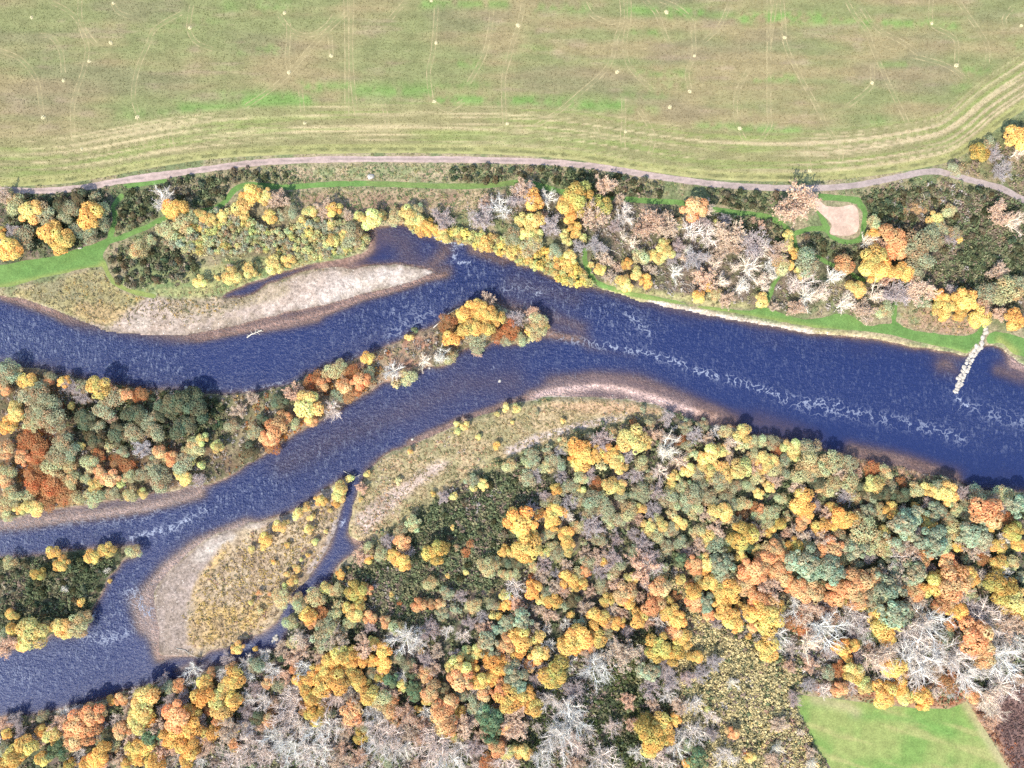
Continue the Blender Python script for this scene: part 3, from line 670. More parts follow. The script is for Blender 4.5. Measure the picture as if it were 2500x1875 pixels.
# ------------------------------------------------------------------ wheel marks and straw heaps on the field
m, nt, out = material('wheel_mark')
a = noise(nt, 0.35, 3, 0.6)
d = N(nt, 'ShaderNodeBsdfDiffuse'); d.inputs['Color'].default_value = (0.42, 0.35, 0.19, 1)
t = N(nt, 'ShaderNodeBsdfTransparent')
mx = N(nt, 'ShaderNodeMixShader'); L(nt, ramp(nt, a, 0.36, 0.62, 0.03, 0.6), mx.inputs[0]); L(nt, t.outputs[0], mx.inputs[1]); L(nt, d.outputs[0], mx.inputs[2]); L(nt, mx.outputs[0], out.inputs['Surface'])
M['mark'] = m
P1 = lambda *p: PL(0, 0, 3.16, *p); P2 = lambda *p: PL(600, 0, 3.16, *p); P3 = lambda *p: PL(1200, 0, 3.16, *p); P4 = lambda *p: PL(1800, 0, 3.16, *p)
MARKS = [P1((400, 20), (520, 80), (600, 160), (640, 260), (670, 350), (670, 430), (640, 560), (590, 700), (560, 830), (560, 960), (575, 1080), (620, 1130)), P1((620, -40), (620, 150), (680, 270), (740, 340)),
 P1((-60, 370), (0, 390), (130, 440), (220, 520), (290, 640), (310, 760), (325, 870)), P1((1480, 40), (1460, 150), (1460, 240), (1520, 330), (1640, 380)), P1((1400, 100), (1200, 220), (1140, 350), (1080, 480), (1040, 620), (1030, 760), (1060, 870)), P1((870, 20), (910, 90), (1000, 130)), P1((1080, 920), (1070, 1030), (1130, 1130)), P1((1300, 930), (1320, 1090), (1350, 1180)),
 P1((300, 270), (400, 290), (470, 400), (490, 560)), P2((780, 100), (640, 230), (480, 390), (340, 560), (180, 700), (0, 820)), P2((770, -40), (780, 380), (780, 660), (780, 900)), P2((820, -40), (810, 400), (830, 700), (860, 900)), P2((330, 180), (330, 300), (320, 450), (340, 560)), P2((1470, 60), (1460, 240), (1440, 420), (1410, 560), (1430, 760)),
 P2((1900, 80), (1880, 250), (1840, 420), (1780, 540), (1720, 640)), P2((2140, 40), (2110, 180), (2060, 330), (2030, 450), (1990, 600), (1990, 800), (2000, 950)), P2((650, 280), (660, 420)), P2((420, 680), (440, 860)), P2((1060, 800), (1090, 940), (1070, 1030)), P2((1230, 10), (1120, 140)), P2((260, 120), (360, 240), (500, 270), (620, 200), (680, 120)), P2((1460, 800), (1560, 850), (1680, 780)),
 P3((720, 20), (780, 120), (900, 170), (960, 170)), P3((1000, -40), (1010, 150), (960, 300), (930, 450), (850, 570), (680, 720), (530, 850), (330, 980)), P3((1060, -40), (1060, 150), (1030, 300), (1040, 450), (1100, 560), (1250, 700)), P3((1180, 0), (1270, 100), (1320, 220), (1370, 340)), P3((1560, 160), (1560, 300), (1560, 430), (1510, 560), (1530, 690)),
 P3((2140, -40), (2140, 260), (2140, 600), (2140, 850), (2150, 950), (2120, 1020), (2060, 1090), (1960, 1080), (1920, 1010)), P3((1980, 540), (1900, 700), (1880, 850), (1900, 960)), P3((1020, 760), (1020, 930), (1010, 1050), (1020, 1150)), P3((1140, 850), (1220, 980), (1250, 1080), (1220, 1190)), P3((800, 980), (850, 1050), (1000, 1060)), P3((1300, 0), (1440, 60), (1540, 160), (1550, 260)), P3((1840, 20), (1760, 200), (1640, 320)),
 P4((360, 300), (400, 420), (500, 620), (600, 800), (700, 1000), (760, 1080)), P4((820, -40), (900, 110), (1000, 240), (1040, 360), (1100, 500), (1200, 720), (1280, 880), (1320, 970)), P4((1040, 500), (1040, 640), (980, 720), (850, 820)), P4((1500, -40), (1500, 180), (1640, 270), (1690, 330), (1690, 500)), P4((1700, 0), (1780, 120), (1880, 260), (1930, 360), (1930, 480)), P4((340, -40), (360, 200), (360, 290)), P4((300, -40), (260, 250), (240, 430)),
 P4((520, 1080), (540, 1200), (560, 1320)), P4((790, 1080), (800, 1230), (760, 1310)), P4((1350, 430), (1600, 500), (1750, 600)), P4((2120, 60), (2060, 140), (2070, 200)), P4((960, 60), (1080, 220), (1280, 330), (1400, 420))]
def ribbon(name, line, half, z, mat, parent):
    T = np.gradient(line, axis=0); T /= np.linalg.norm(T, axis=1)[:, None]+1e-9
    Nn = np.stack([-T[:, 1], T[:, 0]], 1)
    a = line+Nn*half; b = line-Nn*half; n = len(line)
    V = np.zeros((2*n, 3)); V[:n, :2] = a; V[n:, :2] = b; V[:, 2] = z
    k = np.arange(n-1)
    F = np.stack([k+n, k+n+1, k+1, k], 1)
    me = new_mesh(name, V, F.ravel(), np.arange(n-1)*4, np.full(n-1, 4))
    return obj(name, me, mat, parent)
rs = np.random.RandomState(3)
MARKD = np.full((NY, NX), 3.0)
for k, ln in enumerate(MARKS):
    line = smooth(W(ln), 6, False)
    MARKD = np.minimum(MARKD, seg_dist(line, 3.0, False))
    T = np.gradient(line, axis=0); T /= np.linalg.norm(T, axis=1)[:, None]+1e-9
    Nn = np.stack([-T[:, 1], T[:, 0]], 1)
    for s in (-0.95, 0.95):
        ribbon('wheel_mark', line+Nn*s, 0.22+0.06*rs.rand(), 0.018+0.0015*k*0.2, M['mark'], field)

def straw_heap(seed):
    r = np.random.RandomState(seed); n = 90
    a = r.rand(n)*2*np.pi; q = np.sqrt(r.rand(n))
    c = np.stack([np.cos(a)*q*0.75, np.sin(a)*q*0.9, (1-q)*0.45+0.04], 1)
    return leaf_quads(c, np.stack([c[:, 0]*0.5, c[:, 1]*0.5, np.ones(n)], 1)+r.randn(n, 3)*0.3, 0.16+0.12*r.rand(n), r, np.array([0.62, 0.55, 0.33])*(0.8+0.4*r.rand(n))[:, None], aspect=2.2)
HEAPS = P1((245, 135), (690, 475), (490, 620), (335, 905), (630, 1150), (1465, 215), (855, 330), (1060, 905), (875, 25))+P2((300, 100), (658, 430), (335, 560), (455, 950), (1470, 330), (1455, 785), (2100, 195), (2018, 955), (1430, 5))+P3((970, 555), (1348, 95), (1565, 430), (1530, 705), (1375, 825), (1915, 990), (1035, 1015))+P4((365, 290), (1040, 640), (1690, 505), (1500, 180), (2190, 200), (560, 1320))

# ------------------------------------------------------------------ leaf and branch geometry
def leaf_quads(c, nrm, size, r, cols, aspect=1.0):
    n = len(c)
    nrm = nrm/(np.linalg.norm(nrm, axis=1)[:, None]+1e-9)
    t = r.randn(n, 3); t -= (t*nrm).sum(1)[:, None]*nrm; t /= np.linalg.norm(t, axis=1)[:, None]+1e-9
    b = np.cross(nrm, t)
    s = np.asarray(size).reshape(-1, 1)*np.ones((n, 1))
    V = np.empty((n, 4, 3))
    V[:, 0] = c - t*s*aspect*0.5 - b*s*0.35; V[:, 1] = c + t*s*aspect*0.35 - b*s*0.5
    V[:, 2] = c + t*s*aspect*0.5 + b*s*0.35; V[:, 3] = c - t*s*aspect*0.35 + b*s*0.5
    return V.reshape(-1, 3), np.repeat(cols, 4, 0)

def heap_mesh(k):
    V, c = straw_heap(k); return quads_mesh('straw_heap', V, c)
heap_me = [heap_mesh(k) for k in range(3)]
for k, (x, y) in enumerate(HEAPS):
    o = obj('straw_heap', heap_me[k % 3], M['stuffleaf'], field)
    o.location = (wx(x), wy(y), 0.02); o.rotation_euler = (0, 0, k*1.7); o.scale = (0.9+0.3*(k % 4)/3,)*3

def hemi(n, r, low=-0.25):
    z = low+(1-low)*r.rand(n); a = r.rand(n)*2*np.pi; q = np.sqrt(np.maximum(0, 1-z*z))
    return np.stack([q*np.cos(a), q*np.sin(a), z], 1)

def tube(p, rad, sides=3):
    """tapered tube along points p"""
    p = np.asarray(p, float); n = len(p)
    T = np.gradient(p, axis=0); T /= np.linalg.norm(T, axis=1)[:, None]+1e-9
    up = np.array([0, 0, 1.0]) if abs(T[0, 2]) < 0.9 else np.array([1.0, 0, 0])
    A = np.cross(T, up); A /= np.linalg.norm(A, axis=1)[:, None]+1e-9; B = np.cross(T, A)
    an = np.arange(sides)*2*np.pi/sides
    V = p[:, None, :] + (A[:, None, :]*np.cos(an)[None, :, None] + B[:, None, :]*np.sin(an)[None, :, None])*np.asarray(rad)[:, None, None]
    V = V.reshape(-1, 3); F = []
    for i in range(n-1):
        for k in range(sides):
            F.append((i*sides+k, i*sides+(k+1) % sides, (i+1)*sides+(k+1) % sides, (i+1)*sides+k))
    return V, F
class Tubes:
    def __init__(s): s.V = []; s.F = []; s.n = 0
    def add(s, p, rad, sides=3):
        V, F = tube(p, rad, sides); s.V.append(V); s.F += [tuple(i+s.n for i in f) for f in F]; s.n += len(V)
    def mesh(s, name):
        V = np.concatenate(s.V); F = np.array(s.F)
        return new_mesh(name, V, F.ravel(), np.arange(len(F))*4, np.full(len(F), 4), smooth_shade=True)

def limb(r, start, dirn, length, nseg, wob, lift):
    p = [np.array(start, float)]; d = np.array(dirn, float)
    for i in range(nseg):
        d = d + r.randn(3)*wob + np.array([0, 0, lift]); d /= np.linalg.norm(d)
        p.append(p[-1]+d*length/nseg)
    return np.array(p)

def bare_branches(seed, dense=False, spread=0.8, lean=(0, 0)):
    """trunk with limbs, branches and twigs of a leafless tree, about 1 across from the stem to the tips"""
    r = np.random.RandomState(seed); T = Tubes(); Tw = Tubes()
    top = np.array([lean[0]*0.3, lean[1]*0.3, 0.42])
    T.add([(0, 0, -0.05), top*0.5, top], [0.05, 0.04, 0.034], 5)
    nl = 8 if not dense else 10
    tips = []
    for i in range(nl):
        a = 2*np.pi*(i+r.rand()*0.7)/nl
        d = np.array([math.cos(a)*spread+lean[0], math.sin(a)*spread+lean[1], 0.55+0.4*r.rand()])
        Lp = limb(r, top*(0.55+0.45*r.rand()), d, 0.85+0.35*r.rand(), 5, 0.17, 0.05)
        T.add(Lp, np.linspace(0.036, 0.016, len(Lp)), 4)
        for b in range(9 if not dense else 7):
            k = 1+r.randint(len(Lp)-1); d2 = (Lp[k]-Lp[k-1]); d2 /= np.linalg.norm(d2)
            d2 = d2 + r.randn(3)*0.55; 
            B = limb(r, Lp[k]*0.5+Lp[k-1]*0.5, d2, 0.28+0.3*r.rand(), 3, 0.2, 0.06)
            T.add(B, np.linspace(0.016, 0.008, len(B)), 3)
            for t in range(13 if not dense else 12):
                kk = 1+r.randint(len(B)-1); d3 = (B[kk]-B[kk-1]); d3 /= np.linalg.norm(d3); d3 = d3+r.randn(3)*0.65
                Q = limb(r, B[kk], d3, 0.13+0.18*r.rand(), 2, 0.3, 0.05)
                Tw.add(Q, [0.006, 0.005, 0.0035] if not dense else [0.006, 0.005, 0.004], 3)
                tips.append(Q[-1]); tips.append(Q[1])
    return T, Tw, np.array(tips)

def lobed_crown(seed, nlobes, nleaf, leaf, flat=1.0, lob=0.42, base=0.55, jit=0.35, droop=0.0, ragged=0.1):
    r = np.random.RandomState(seed)
    cen = []; rad = []
    for i in range(nlobes):
        a = r.rand()*2*np.pi; q = math.sqrt((i+0.3)/nlobes)*(1-lob*0.75)
        rr = lob*(0.55+0.8*r.rand())*(1.0 if i else 1.15)
        z = base + 0.95*flat*math.sqrt(max(0.05, 1-q*q*0.9)) - rr*0.6 + r.randn()*0.06
        cen.append((q*math.cos(a), q*math.sin(a), z)); rad.append(rr)
    cen = np.array(cen); rad = np.array(rad)
    # an uneven outline
    cen[:, 0] *= 0.75+0.5*r.rand(); cen[:, 1] *= 0.8+0.4*r.rand()
    w = rad**2; w /= w.sum()
    li = r.choice(nlobes, nleaf, p=w)
    d = hemi(nleaf, r, -0.45)
    q = 0.8+0.25*r.rand(nleaf)+np.maximum(0, r.randn(nleaf))*ragged
    pos = cen[li]+d*(rad[li]*q)[:, None]*np.array([1, 1, 0.9])
    pos[:, 2] = np.maximum(pos[:, 2], 0.22)
    keep = np.ones(nleaf, bool)
    for k in range(nlobes):
        inner = np.linalg.norm(pos-cen[k], axis=1) < rad[k]*0.72
        keep &= ~(inner & (li != k))
    pos = pos[keep]; d = d[keep]; li = li[keep]; n = len(pos)
    outw = d + np.array([0, 0, 0.25]) + r.randn(n, 3)*jit
    lobtint = 0.82+0.36*r.rand(nlobes)
    v = (0.82+0.36*r.rand(n))*lobtint[li]
    hue = r.randn(n)*0.08 + (r.rand(nlobes)[li]-0.5)*0.34
    cols = np.stack([v*(1+hue*0.3), v*(1-hue), v*(1-hue*1.2)], 1)
    V, c = leaf_quads(pos, outw, leaf*(0.7+0.6*r.rand(n)), r, np.clip(cols, 0.05, 1.8))
    return quads_mesh('crown', V, c), cen, rad

def trunk_mesh(seed, cen):
    r = np.random.RandomState(seed); T = Tubes()
    T.add([(0, 0, -0.05), (0.01, 0.01, 0.3), (0.03, 0, 0.75)], [0.06, 0.045, 0.03], 6)
    for c in cen[:6]:
        T.add([(0.01, 0.01, 0.32+0.2*r.rand()), c*0.55+np.array([0, 0, 0.1]), c], [0.03, 0.02, 0.008], 4)
    return T.mesh('trunk')

FAM = {}
def fam(name, n, **kw):
    out = []
    for k in range(n):
        cm, cen, rad = lobed_crown(hash_(name)+k, **kw)
        out.append((trunk_mesh(hash_(name)+k, cen), cm))
    FAM[name] = out
def hash_(s): return sum(ord(c)*(i+7) for i, c in enumerate(s)) % 9000
fam('broad', 7, nlobes=16, nleaf=3600, leaf=0.085, lob=0.32, jit=0.3)
fam('broads', 6, nlobes=9, nleaf=1000, leaf=0.15, lob=0.42, jit=0.35)
fam('pine', 5, nlobes=26, nleaf=3600, leaf=0.075, lob=0.24, jit=0.3, flat=0.9)
fam('willow', 6, nlobes=10, nleaf=700, leaf=0.16, lob=0.36, jit=0.42, ragged=0.18, base=0.35)
fam('soft', 5, nlobes=18, nleaf=3200, leaf=0.075, lob=0.33, jit=0.5, ragged=0.22)
fam('bush', 6, nlobes=5, nleaf=260, leaf=0.26, lob=0.5, jit=0.45, base=0.12)
def sparse_fam(name, n, nl, leaf):
    out = []
    for k in range(n):
        T, Tw, tips = bare_branches(500+k+hash_(name), True, 0.7)
        r = np.random.RandomState(k)
        for v, f in zip(Tw.V, [0]): pass
        T.V += Tw.V; T.F += [tuple(i+T.n for i in f) for f in Tw.F]; T.n += Tw.n
        idx = r.choice(len(tips), nl); c = tips[idx]+r.randn(nl, 3)*0.035
        v = 0.75+0.5*r.rand(nl); h = r.randn(nl)*0.08
        V, cc = leaf_quads(c, np.array([0, 0, 1.0])+r.randn(nl, 3)*0.6, leaf*(0.6+0.8*r.rand(nl)), r, np.clip(np.stack([v, v*(1-h), v*(1-h)], 1), 0.1, 1.8))
        out.append((T.mesh('trunk'), quads_mesh('crown', V, cc)))
    FAM[name] = out
sparse_fam('sparse', 5, 3600, 0.06)
sparse_fam('haze', 4, 2600, 0.045)
FAM['bare'] = []
for k in range(6):
    T, Tw, tips = bare_branches(900+k, False, 0.75)
    FAM['bare'].append((T.mesh('trunk'), Tw.mesh('twigs')))
FAM['lean'] = []
for k in range(5):
    T, Tw, tips = bare_branches(960+k, False, 0.5, (0.35, 0.25))
    FAM['lean'].append((T.mesh('trunk'), Tw.mesh('twigs')))
# ------------------------------------------------------------------ trees, each surveyed by itself: kind x y radius on a local sheet
KINDS = {  # name, words, crown family, crown colour, bark colour, height factor, group
 'G': ('golden_tree', 'golden broadleaf tree', 'broad', (0.80, 0.56, 0.19), 1.0, 'golden trees'),
 'O': ('orange_tree', 'orange broadleaf tree', 'broad', (0.76, 0.48, 0.24), 1.0, 'orange trees'),
 'Y': ('yellow_tree', 'lemon yellow tree', 'broad', (0.76, 0.64, 0.26), 0.9, 'lemon yellow trees'),
 'U': ('olive_tree', 'olive gold tree', 'broad', (0.56, 0.44, 0.14), 1.0, 'olive gold trees'),
 'L': ('willow', 'yellow-green willow', 'soft', (0.62, 0.555, 0.30), 0.85, 'pale willows'),
 'V': ('green_tree', 'muted grey-green tree', 'soft', (0.44, 0.415, 0.255), 0.85, 'grey-green trees'),
 'P': ('pine_tree', 'grey-green pine', 'pine', (0.42, 0.44, 0.285), 1.15, 'pines in the wood'),
 'S': ('spruce_tree', 'deep green conifer', 'pine', (0.20, 0.26, 0.135), 1.2, 'deep green conifers'),
 'E': ('evergreen_tree', 'dark evergreen tree', 'broad', (0.16, 0.165, 0.095), 0.85, 'dark evergreens'),
 'R': ('rusty_shrub', 'rust-red shrub', 'soft', (0.46, 0.22, 0.10), 0.6, 'rusty shrubs'),
 'T': ('tan_tree', 'tan half-bare tree', 'sparse', (0.66, 0.48, 0.34), 1.0, 'half-bare tan trees'),
 'K': ('twiggy_tree', 'purple-grey twiggy tree', 'haze', (0.50, 0.42, 0.385), 0.9, 'twiggy grey trees'),
 'B': ('bare_tree', 'silver-grey bare tree', 'bare', (0.76, 0.69, 0.62), 1.0, 'bare silver trees'),
 'W': ('pale_bare_tree', 'cream-white bare tree', 'lean', (0.84, 0.73, 0.60), 1.0, 'bare cream-white trees'),
}
SHEETS = {
 'A': (0, 400, 3.687, """Y 265 430 100;V 390 440 90;L 130 370 85;T 40 290 70;L 80 250 40;G 20 620 50;G 60 760 105;G 440 610 90;G 560 680 95;G 540 760 70;G 800 470 105;L 880 420 85;G 790 560 60;V 700 600 70;V 820 640 70;V 220 660 90;K 130 590 60;V 640 400 70;B 1460 320 100;G 1570 390 95;Y 1810 460 55;Y 2005 465 50;Y 1600 510 40;L 1250 760 80;L 1340 690 50;L 1500 600 80;L 1650 540 80;L 1720 470 60;Y 1900 500 50;Y 2090 1010 75;Y 1800 1060 55;Y 1955 1030 25;V 590 470 60;V 920 540 60;V 850 290 45;E 700 300 70;E 560 380 70;E 480 640 70"""),
 'B': (500, 400, 3.687, """G 400 270 90;Y 470 255 65;Y 550 290 70;T 660 320 80;Y 350 380 90;Y 160 465 50;Y 70 520 60;G 590 480 55;V 780 430 60;V 690 460 50;Y 940 430 55;Y 1010 410 35;T 1080 390 75;G 1165 420 70;T 1285 465 50;Y 1490 490 90;Y 1390 470 50;Y 1590 465 45;L 1715 480 70;Y 1830 450 70;Y 1890 510 70;L 1900 420 60;G 1960 570 65;G 2040 590 60;Y 2150 640 60;K 2120 480 95;Y 860 510 40;Y 930 540 40;Y 620 900 75;Y 745 870 55;Y 400 950 60;T 225 925 25;Y 1150 690 60;Y 1250 640 50;Y 1140 540 40;V 1340 600 80;V 1320 700 70;Y 980 730 25;L 1040 790 45;L 930 800 32"""),
 'C': (1000, 400, 3.687, """B 820 390 105;T 690 340 60;K 990 300 110;T 1020 220 80;G 1115 310 85;B 1240 300 70;U 1530 290 125;G 1440 400 110;T 1640 460 110;U 1720 380 90;G 1440 480 50;T 1765 180 80;T 1890 320 45;K 1275 560 90;Y 1140 510 75;Y 1050 620 70;Y 1150 610 60;Y 1130 690 70;Y 1010 510 60;Y 1390 640 40;Y 1430 700 40;G 1490 590 60;Y 1565 670 40;T 1760 860 60;V 1300 790 60;Y 1440 840 60;K 1520 740 60;Y 1635 910 30;G 1710 950 55;K 1700 740 80;K 1850 560 60;T 1800 1010 50;K 650 480 100;V 930 650 80;V 1090 740 90;T 1215 460 30"""),
 'D': (1500, 400, 3.686, """B 90 440 90;T 300 540 110;T 465 570 90;T 460 500 60;L 575 540 50;O 710 390 110;W 840 440 80;B 700 590 100;B 850 640 90;K 790 520 80;Y 920 535 28;T 1250 505 25;T 1320 545 35;T 1040 620 110;T 970 780 70;T 1090 750 60;K 1270 720 120;W 1330 790 80;T 1480 790 85;Y 1570 650 45;Y 1560 730 60;G 1620 810 45;L 1500 920 80;Y 1560 910 50;Y 1690 980 60;V 1740 870 110;B 1720 1050 100;B 1630 1090 70;T 1640 360 150;W 1200 950 110;W 900 930 70;W 1080 950 60;W 950 1070 70;W 530 990 70;T 820 1030 90;G 835 1100 45;G 755 1190 60;L 910 1170 50;T 1020 1210 60;W 1130 1130 80;W 1300 1060 70;W 1340 1130 60;Y 1330 1220 60;W 1710 1210 90;T 1650 1300 70;T 1440 1290 40;Y 440 740 60;Y 480 800 60;Y 360 830 50;Y 390 870 40;K 370 760 35;K 580 740 60;K 540 840 60;L 240 840 70;G 115 895 45;Y 195 980 55;T 340 950 40;G 285 1055 55;Y 30 1040 40;Y 90 1040 50;Y 110 1100 50;T 30 930 40;W 85 670 55;K 760 850 100;W 610 860 40;B 1400 900 60;B 1460 950 50;W 850 860 60;W 1400 1020 50;W 160 730 60;W 150 540 45;K 1000 500 50;W 640 780 50"""),
 'E': (1950, 250, 3.016, """O 345 1195 62;O 690 1000 95;O 720 1080 75;T 620 1060 60;W 500 1040 70;G 545 975 45;L 555 890 50;G 560 1160 85;G 520 1250 80;G 610 1230 80;T 650 1290 60;G 750 1250 80;V 880 1050 100;V 890 1150 100;V 850 1260 70;V 990 990 80;Y 1010 860 60;L 1100 800 50;V 1020 920 60;T 1490 820 75;W 1590 890 70;L 1540 1395 95;V 1400 1400 80;V 1620 1330 60;G 1610 250 90;W 1630 370 70;K 1440 380 60;V 1400 300 50;U 1340 370 60;V 1150 490 50;K 1500 500 60;T 900 1390 90;K 700 1410 100;W 560 1440 80;Y 420 1370 65;W 250 1300 80;W 330 1500 80;W 130 1420 80;W 60 1340 70;L 640 1520 60;T 490 1540 70;G 1050 1430 60;G 1080 1500 70;G 1230 1460 85;G 1200 1540 60;K 1140 1400 60;T 1350 1510 60;G 1330 1590 70;G 1590 1590 70;T 1480 1560 50;V 930 1470 60;T 1470 1240 60;V 1140 960 50;K 1110 1000 50;G 1180 1010 25;G 1060 1580 35"""),
 'F': (0, 850, 3.686, """V 60 190 90;V 30 270 70;L 150 220 60;G 250 295 70;V 450 260 50;O 430 320 45;G 570 300 55;V 740 350 55;K 630 350 60;G 880 350 90;O 990 390 60;O 1130 420 60;R 1260 420 70;O 40 370 50;V 250 420 80;V 390 440 110;V 350 520 80;Y 130 570 80;V 300 590 70;L 290 680 70;V 470 640 110;V 500 540 80;K 730 440 60;G 650 530 40;T 1000 630 40;V 880 720 60;G 60 700 70;R 250 830 90;R 340 900 90;R 330 980 70;R 380 1090 80;R 300 1180 100;R 480 1220 110;R 560 1310 90;R 420 1380 80;O 40 920 70;O 200 990 70;O 40 1180 70;L 60 1130 70;V 560 860 80;L 620 900 60;Y 740 870 40;L 980 880 45;V 520 970 90;V 640 940 70;L 480 1080 90;L 620 1060 60;L 800 1040 70;R 880 960 55;R 1050 1020 60;R 1140 1070 70;O 900 1110 60;O 1000 1180 80;L 1160 1150 60;V 1280 1140 60;V 1390 1060 70;V 1430 1170 100;O 1430 930 65;O 1540 1000 60;L 1500 1000 50;V 1640 1040 90;Y 1640 1160 70;L 1760 900 80;Y 1820 830 60;Y 1730 1010 40;Y 1800 1050 40;Y 860 1240 60;L 840 1340 80;L 690 1350 70;L 640 1200 70;L 780 1170 50;V 1010 1300 60;L 1180 1310 60;Y 1140 1330 40;Y 1280 1310 45;Y 1080 1240 40;V 460 1310 40;Y 290 1440 80;L 250 1330 60;L 120 1320 80;L 60 1400 80;Y 160 1450 50;L 60 1510 50;K 1780 1190 60;K 1280 900 80;V 1100 930 50;E 1600 470 110;E 1750 560 110;E 1480 560 90;E 1200 600 90;V 1330 640 80;E 1640 720 100;V 1000 450 90;V 930 560 80;E 1050 780 90;V 1400 760 80;E 760 640 80;E 860 830 80;V 1200 760 80"""),
 'G': (450, 700, 3.687, """E 130 1120 110;E 70 1000 90;E 850 1040 70;E 700 1200 50;E 590 1490 80;Y 180 1400 90;Y 300 1440 60;Y 120 1590 50;L 50 1480 60;Y 1100 1090 125;B 1320 1110 85;V 1370 990 60;O 820 1270 95;O 760 1350 80;R 790 1420 80;O 900 1170 60;O 1150 1190 60;L 980 1230 50;R 1180 840 90;O 1260 870 70;L 1320 770 70;L 1400 720 60;R 1500 760 60;O 1580 840 80;O 1430 890 70;R 1500 960 80;V 1500 880 45;L 1660 790 60;G 1640 640 60;B 1870 760 85;W 2130 680 65;L 2010 810 70;L 1910 880 40;Y 2020 450 35;S 2080 390 28;T 610 1000 50;T 1000 980 90;V 640 1300 70;V 420 1250 60;T 480 1120 60"""),
 'H': (1000, 700, 3.687, """T 700 110 60;G 580 180 70;G 500 240 80;G 640 220 80;G 700 250 80;G 790 290 60;G 540 380 90;G 680 370 80;V 620 480 100;T 610 590 40;G 380 470 70;G 450 440 50;R 350 320 80;R 900 380 80;R 780 440 70;V 830 230 40;K 950 290 70;T 1110 250 60;L 1160 300 70;Y 1220 350 45;L 1150 380 80;G 1075 410 40;V 870 485 50;L 1000 480 55;L 1080 470 35;L 360 640 60;W 250 660 85;Y 860 1090 35;Y 960 1100 40;Y 430 1230 30;Y 490 1260 40;Y 440 1310 35;T 495 1200 25;Y 625 1360 30;G 785 1420 35;Y 1380 1205 25;Y 930 1215 20;Y 790 1150 25;Y 5 1480 25;Y 2000 1380 115;K 1740 1390 90;G 1520 1440 90;G 1560 1540 90;G 1470 1520 60;G 1680 1510 70;G 1820 1500 80;Y 1850 1560 80;Y 1900 1620 60;Y 1510 1610 50;T 2180 1330 60;V 1280 1560 60;V 1120 1590 60;V 1350 1600 60;K 1350 1480 50;V 1150 1130 25;V 2100 1110 30"""),
 'I': (1550, 900, 3.686, """W 250 770 130;W 380 810 80;B 230 930 80;R 410 650 50;V 470 700 50;K 540 600 70;T 660 630 55;B 720 560 55;L 820 570 60;W 860 640 80;Y 970 590 75;L 1060 660 60;L 1150 650 50;V 1240 660 60;Y 1410 690 80;Y 1430 780 55;R 1270 730 60;V 1590 730 90;V 1340 830 55;Y 660 760 90;Y 620 840 70;Y 790 740 65;Y 770 880 65;L 960 710 45;Y 950 900 100;L 1060 780 70;Y 1140 800 80;Y 1220 850 70;Y 1170 900 60;Y 830 960 70;L 1250 900 70;L 1490 940 90;L 1570 840 90;L 1760 830 90;L 1680 920 70;Y 470 800 35;Y 340 970 50;Y 335 1070 50;Y 660 990 45;V 560 940 70;V 760 1000 80;L 1100 990 60;V 900 1060 60;Y 1210 1070 55;Y 1110 1130 50;L 760 1060 50;V 600 1060 60;V 520 1130 90;L 560 1240 60;L 520 1320 45;V 660 1150 70;V 820 1140 60;Y 770 1290 90;L 830 1330 60;L 700 1330 50;V 880 1220 50;L 610 1400 40;Y 400 1390 60;Y 130 1420 70;Y 240 1400 60;L 190 1360 60;Y 60 1260 50;V 100 1110 80;K 200 1110 80;V 300 1160 80;L 1800 1030 60;L 1650 1080 40;R 970 1310 50;R 1060 1240 50;O 1130 1280 50;G 1510 1200 100;G 1480 1260 70;G 1550 1310 70;O 1510 1390 70;L 1230 1290 70;L 1130 1330 60;G 1770 1250 50;Y 1830 1330 45;G 1690 1420 75;G 1800 1410 60;U 1310 1390 55;G 1250 1430 40;G 1195 1475 45;U 980 1500 110;T 740 1460 80;Y 650 1530 70;T 590 1590 80;V 740 1600 80;G 830 1630 40;V 1260 1550 60;T 1490 1500 80;U 1450 1590 75;T 1700 1560 90;S 1020 1600 60;O 1080 1580 30;O 1230 1620 80;V 1790 1490 50;K 80 1570 80;V 420 1570 60;V 280 1600 60;V 460 1220 60;L 360 1230 50;V 720 1220 60;L 440 1060 60;V 1340 950 60;E 1650 1030 70"""),
 'J': (2000, 780, 2.91, """L 80 1030 90;V 200 1030 60;L 130 1160 50;L 220 1160 60;Y 400 1170 70;L 690 1210 48;V 500 1190 50;Y 910 1240 75;Y 850 1230 60;V 1130 1245 60;L 1320 1240 60;V 880 1190 60;P 1420 1330 80;O 1180 1360 105;T 1250 1300 50;V 1040 1300 40;L 970 1350 45;P 830 1370 70;L 410 1350 45;P 340 1380 60;G 510 1350 50;P 660 1400 80;G 770 1440 60;G 690 1335 30;G 70 1340 60;G 190 1410 80;G 40 1480 60;G 120 1465 40;O 270 1400 50;L 300 1490 100;V 150 1540 60;L 400 1600 80;P 590 1520 100;Y 630 1530 55;P 800 1560 110;L 870 1600 70;P 1120 1520 110;L 960 1500 60;U 1390 1510 65;B 1310 1570 50;G 1270 1610 50;G 1210 1480 35;G 1420 1610 50;T 1110 1620 80;O 500 1580 50;T 620 1640 70;P 270 1640 80;O 90 1630 80;G 985 1620 40;L 260 1270 40;E 440 1240 60;E 580 1240 60;E 320 1200 50;R 1340 1420 50"""),
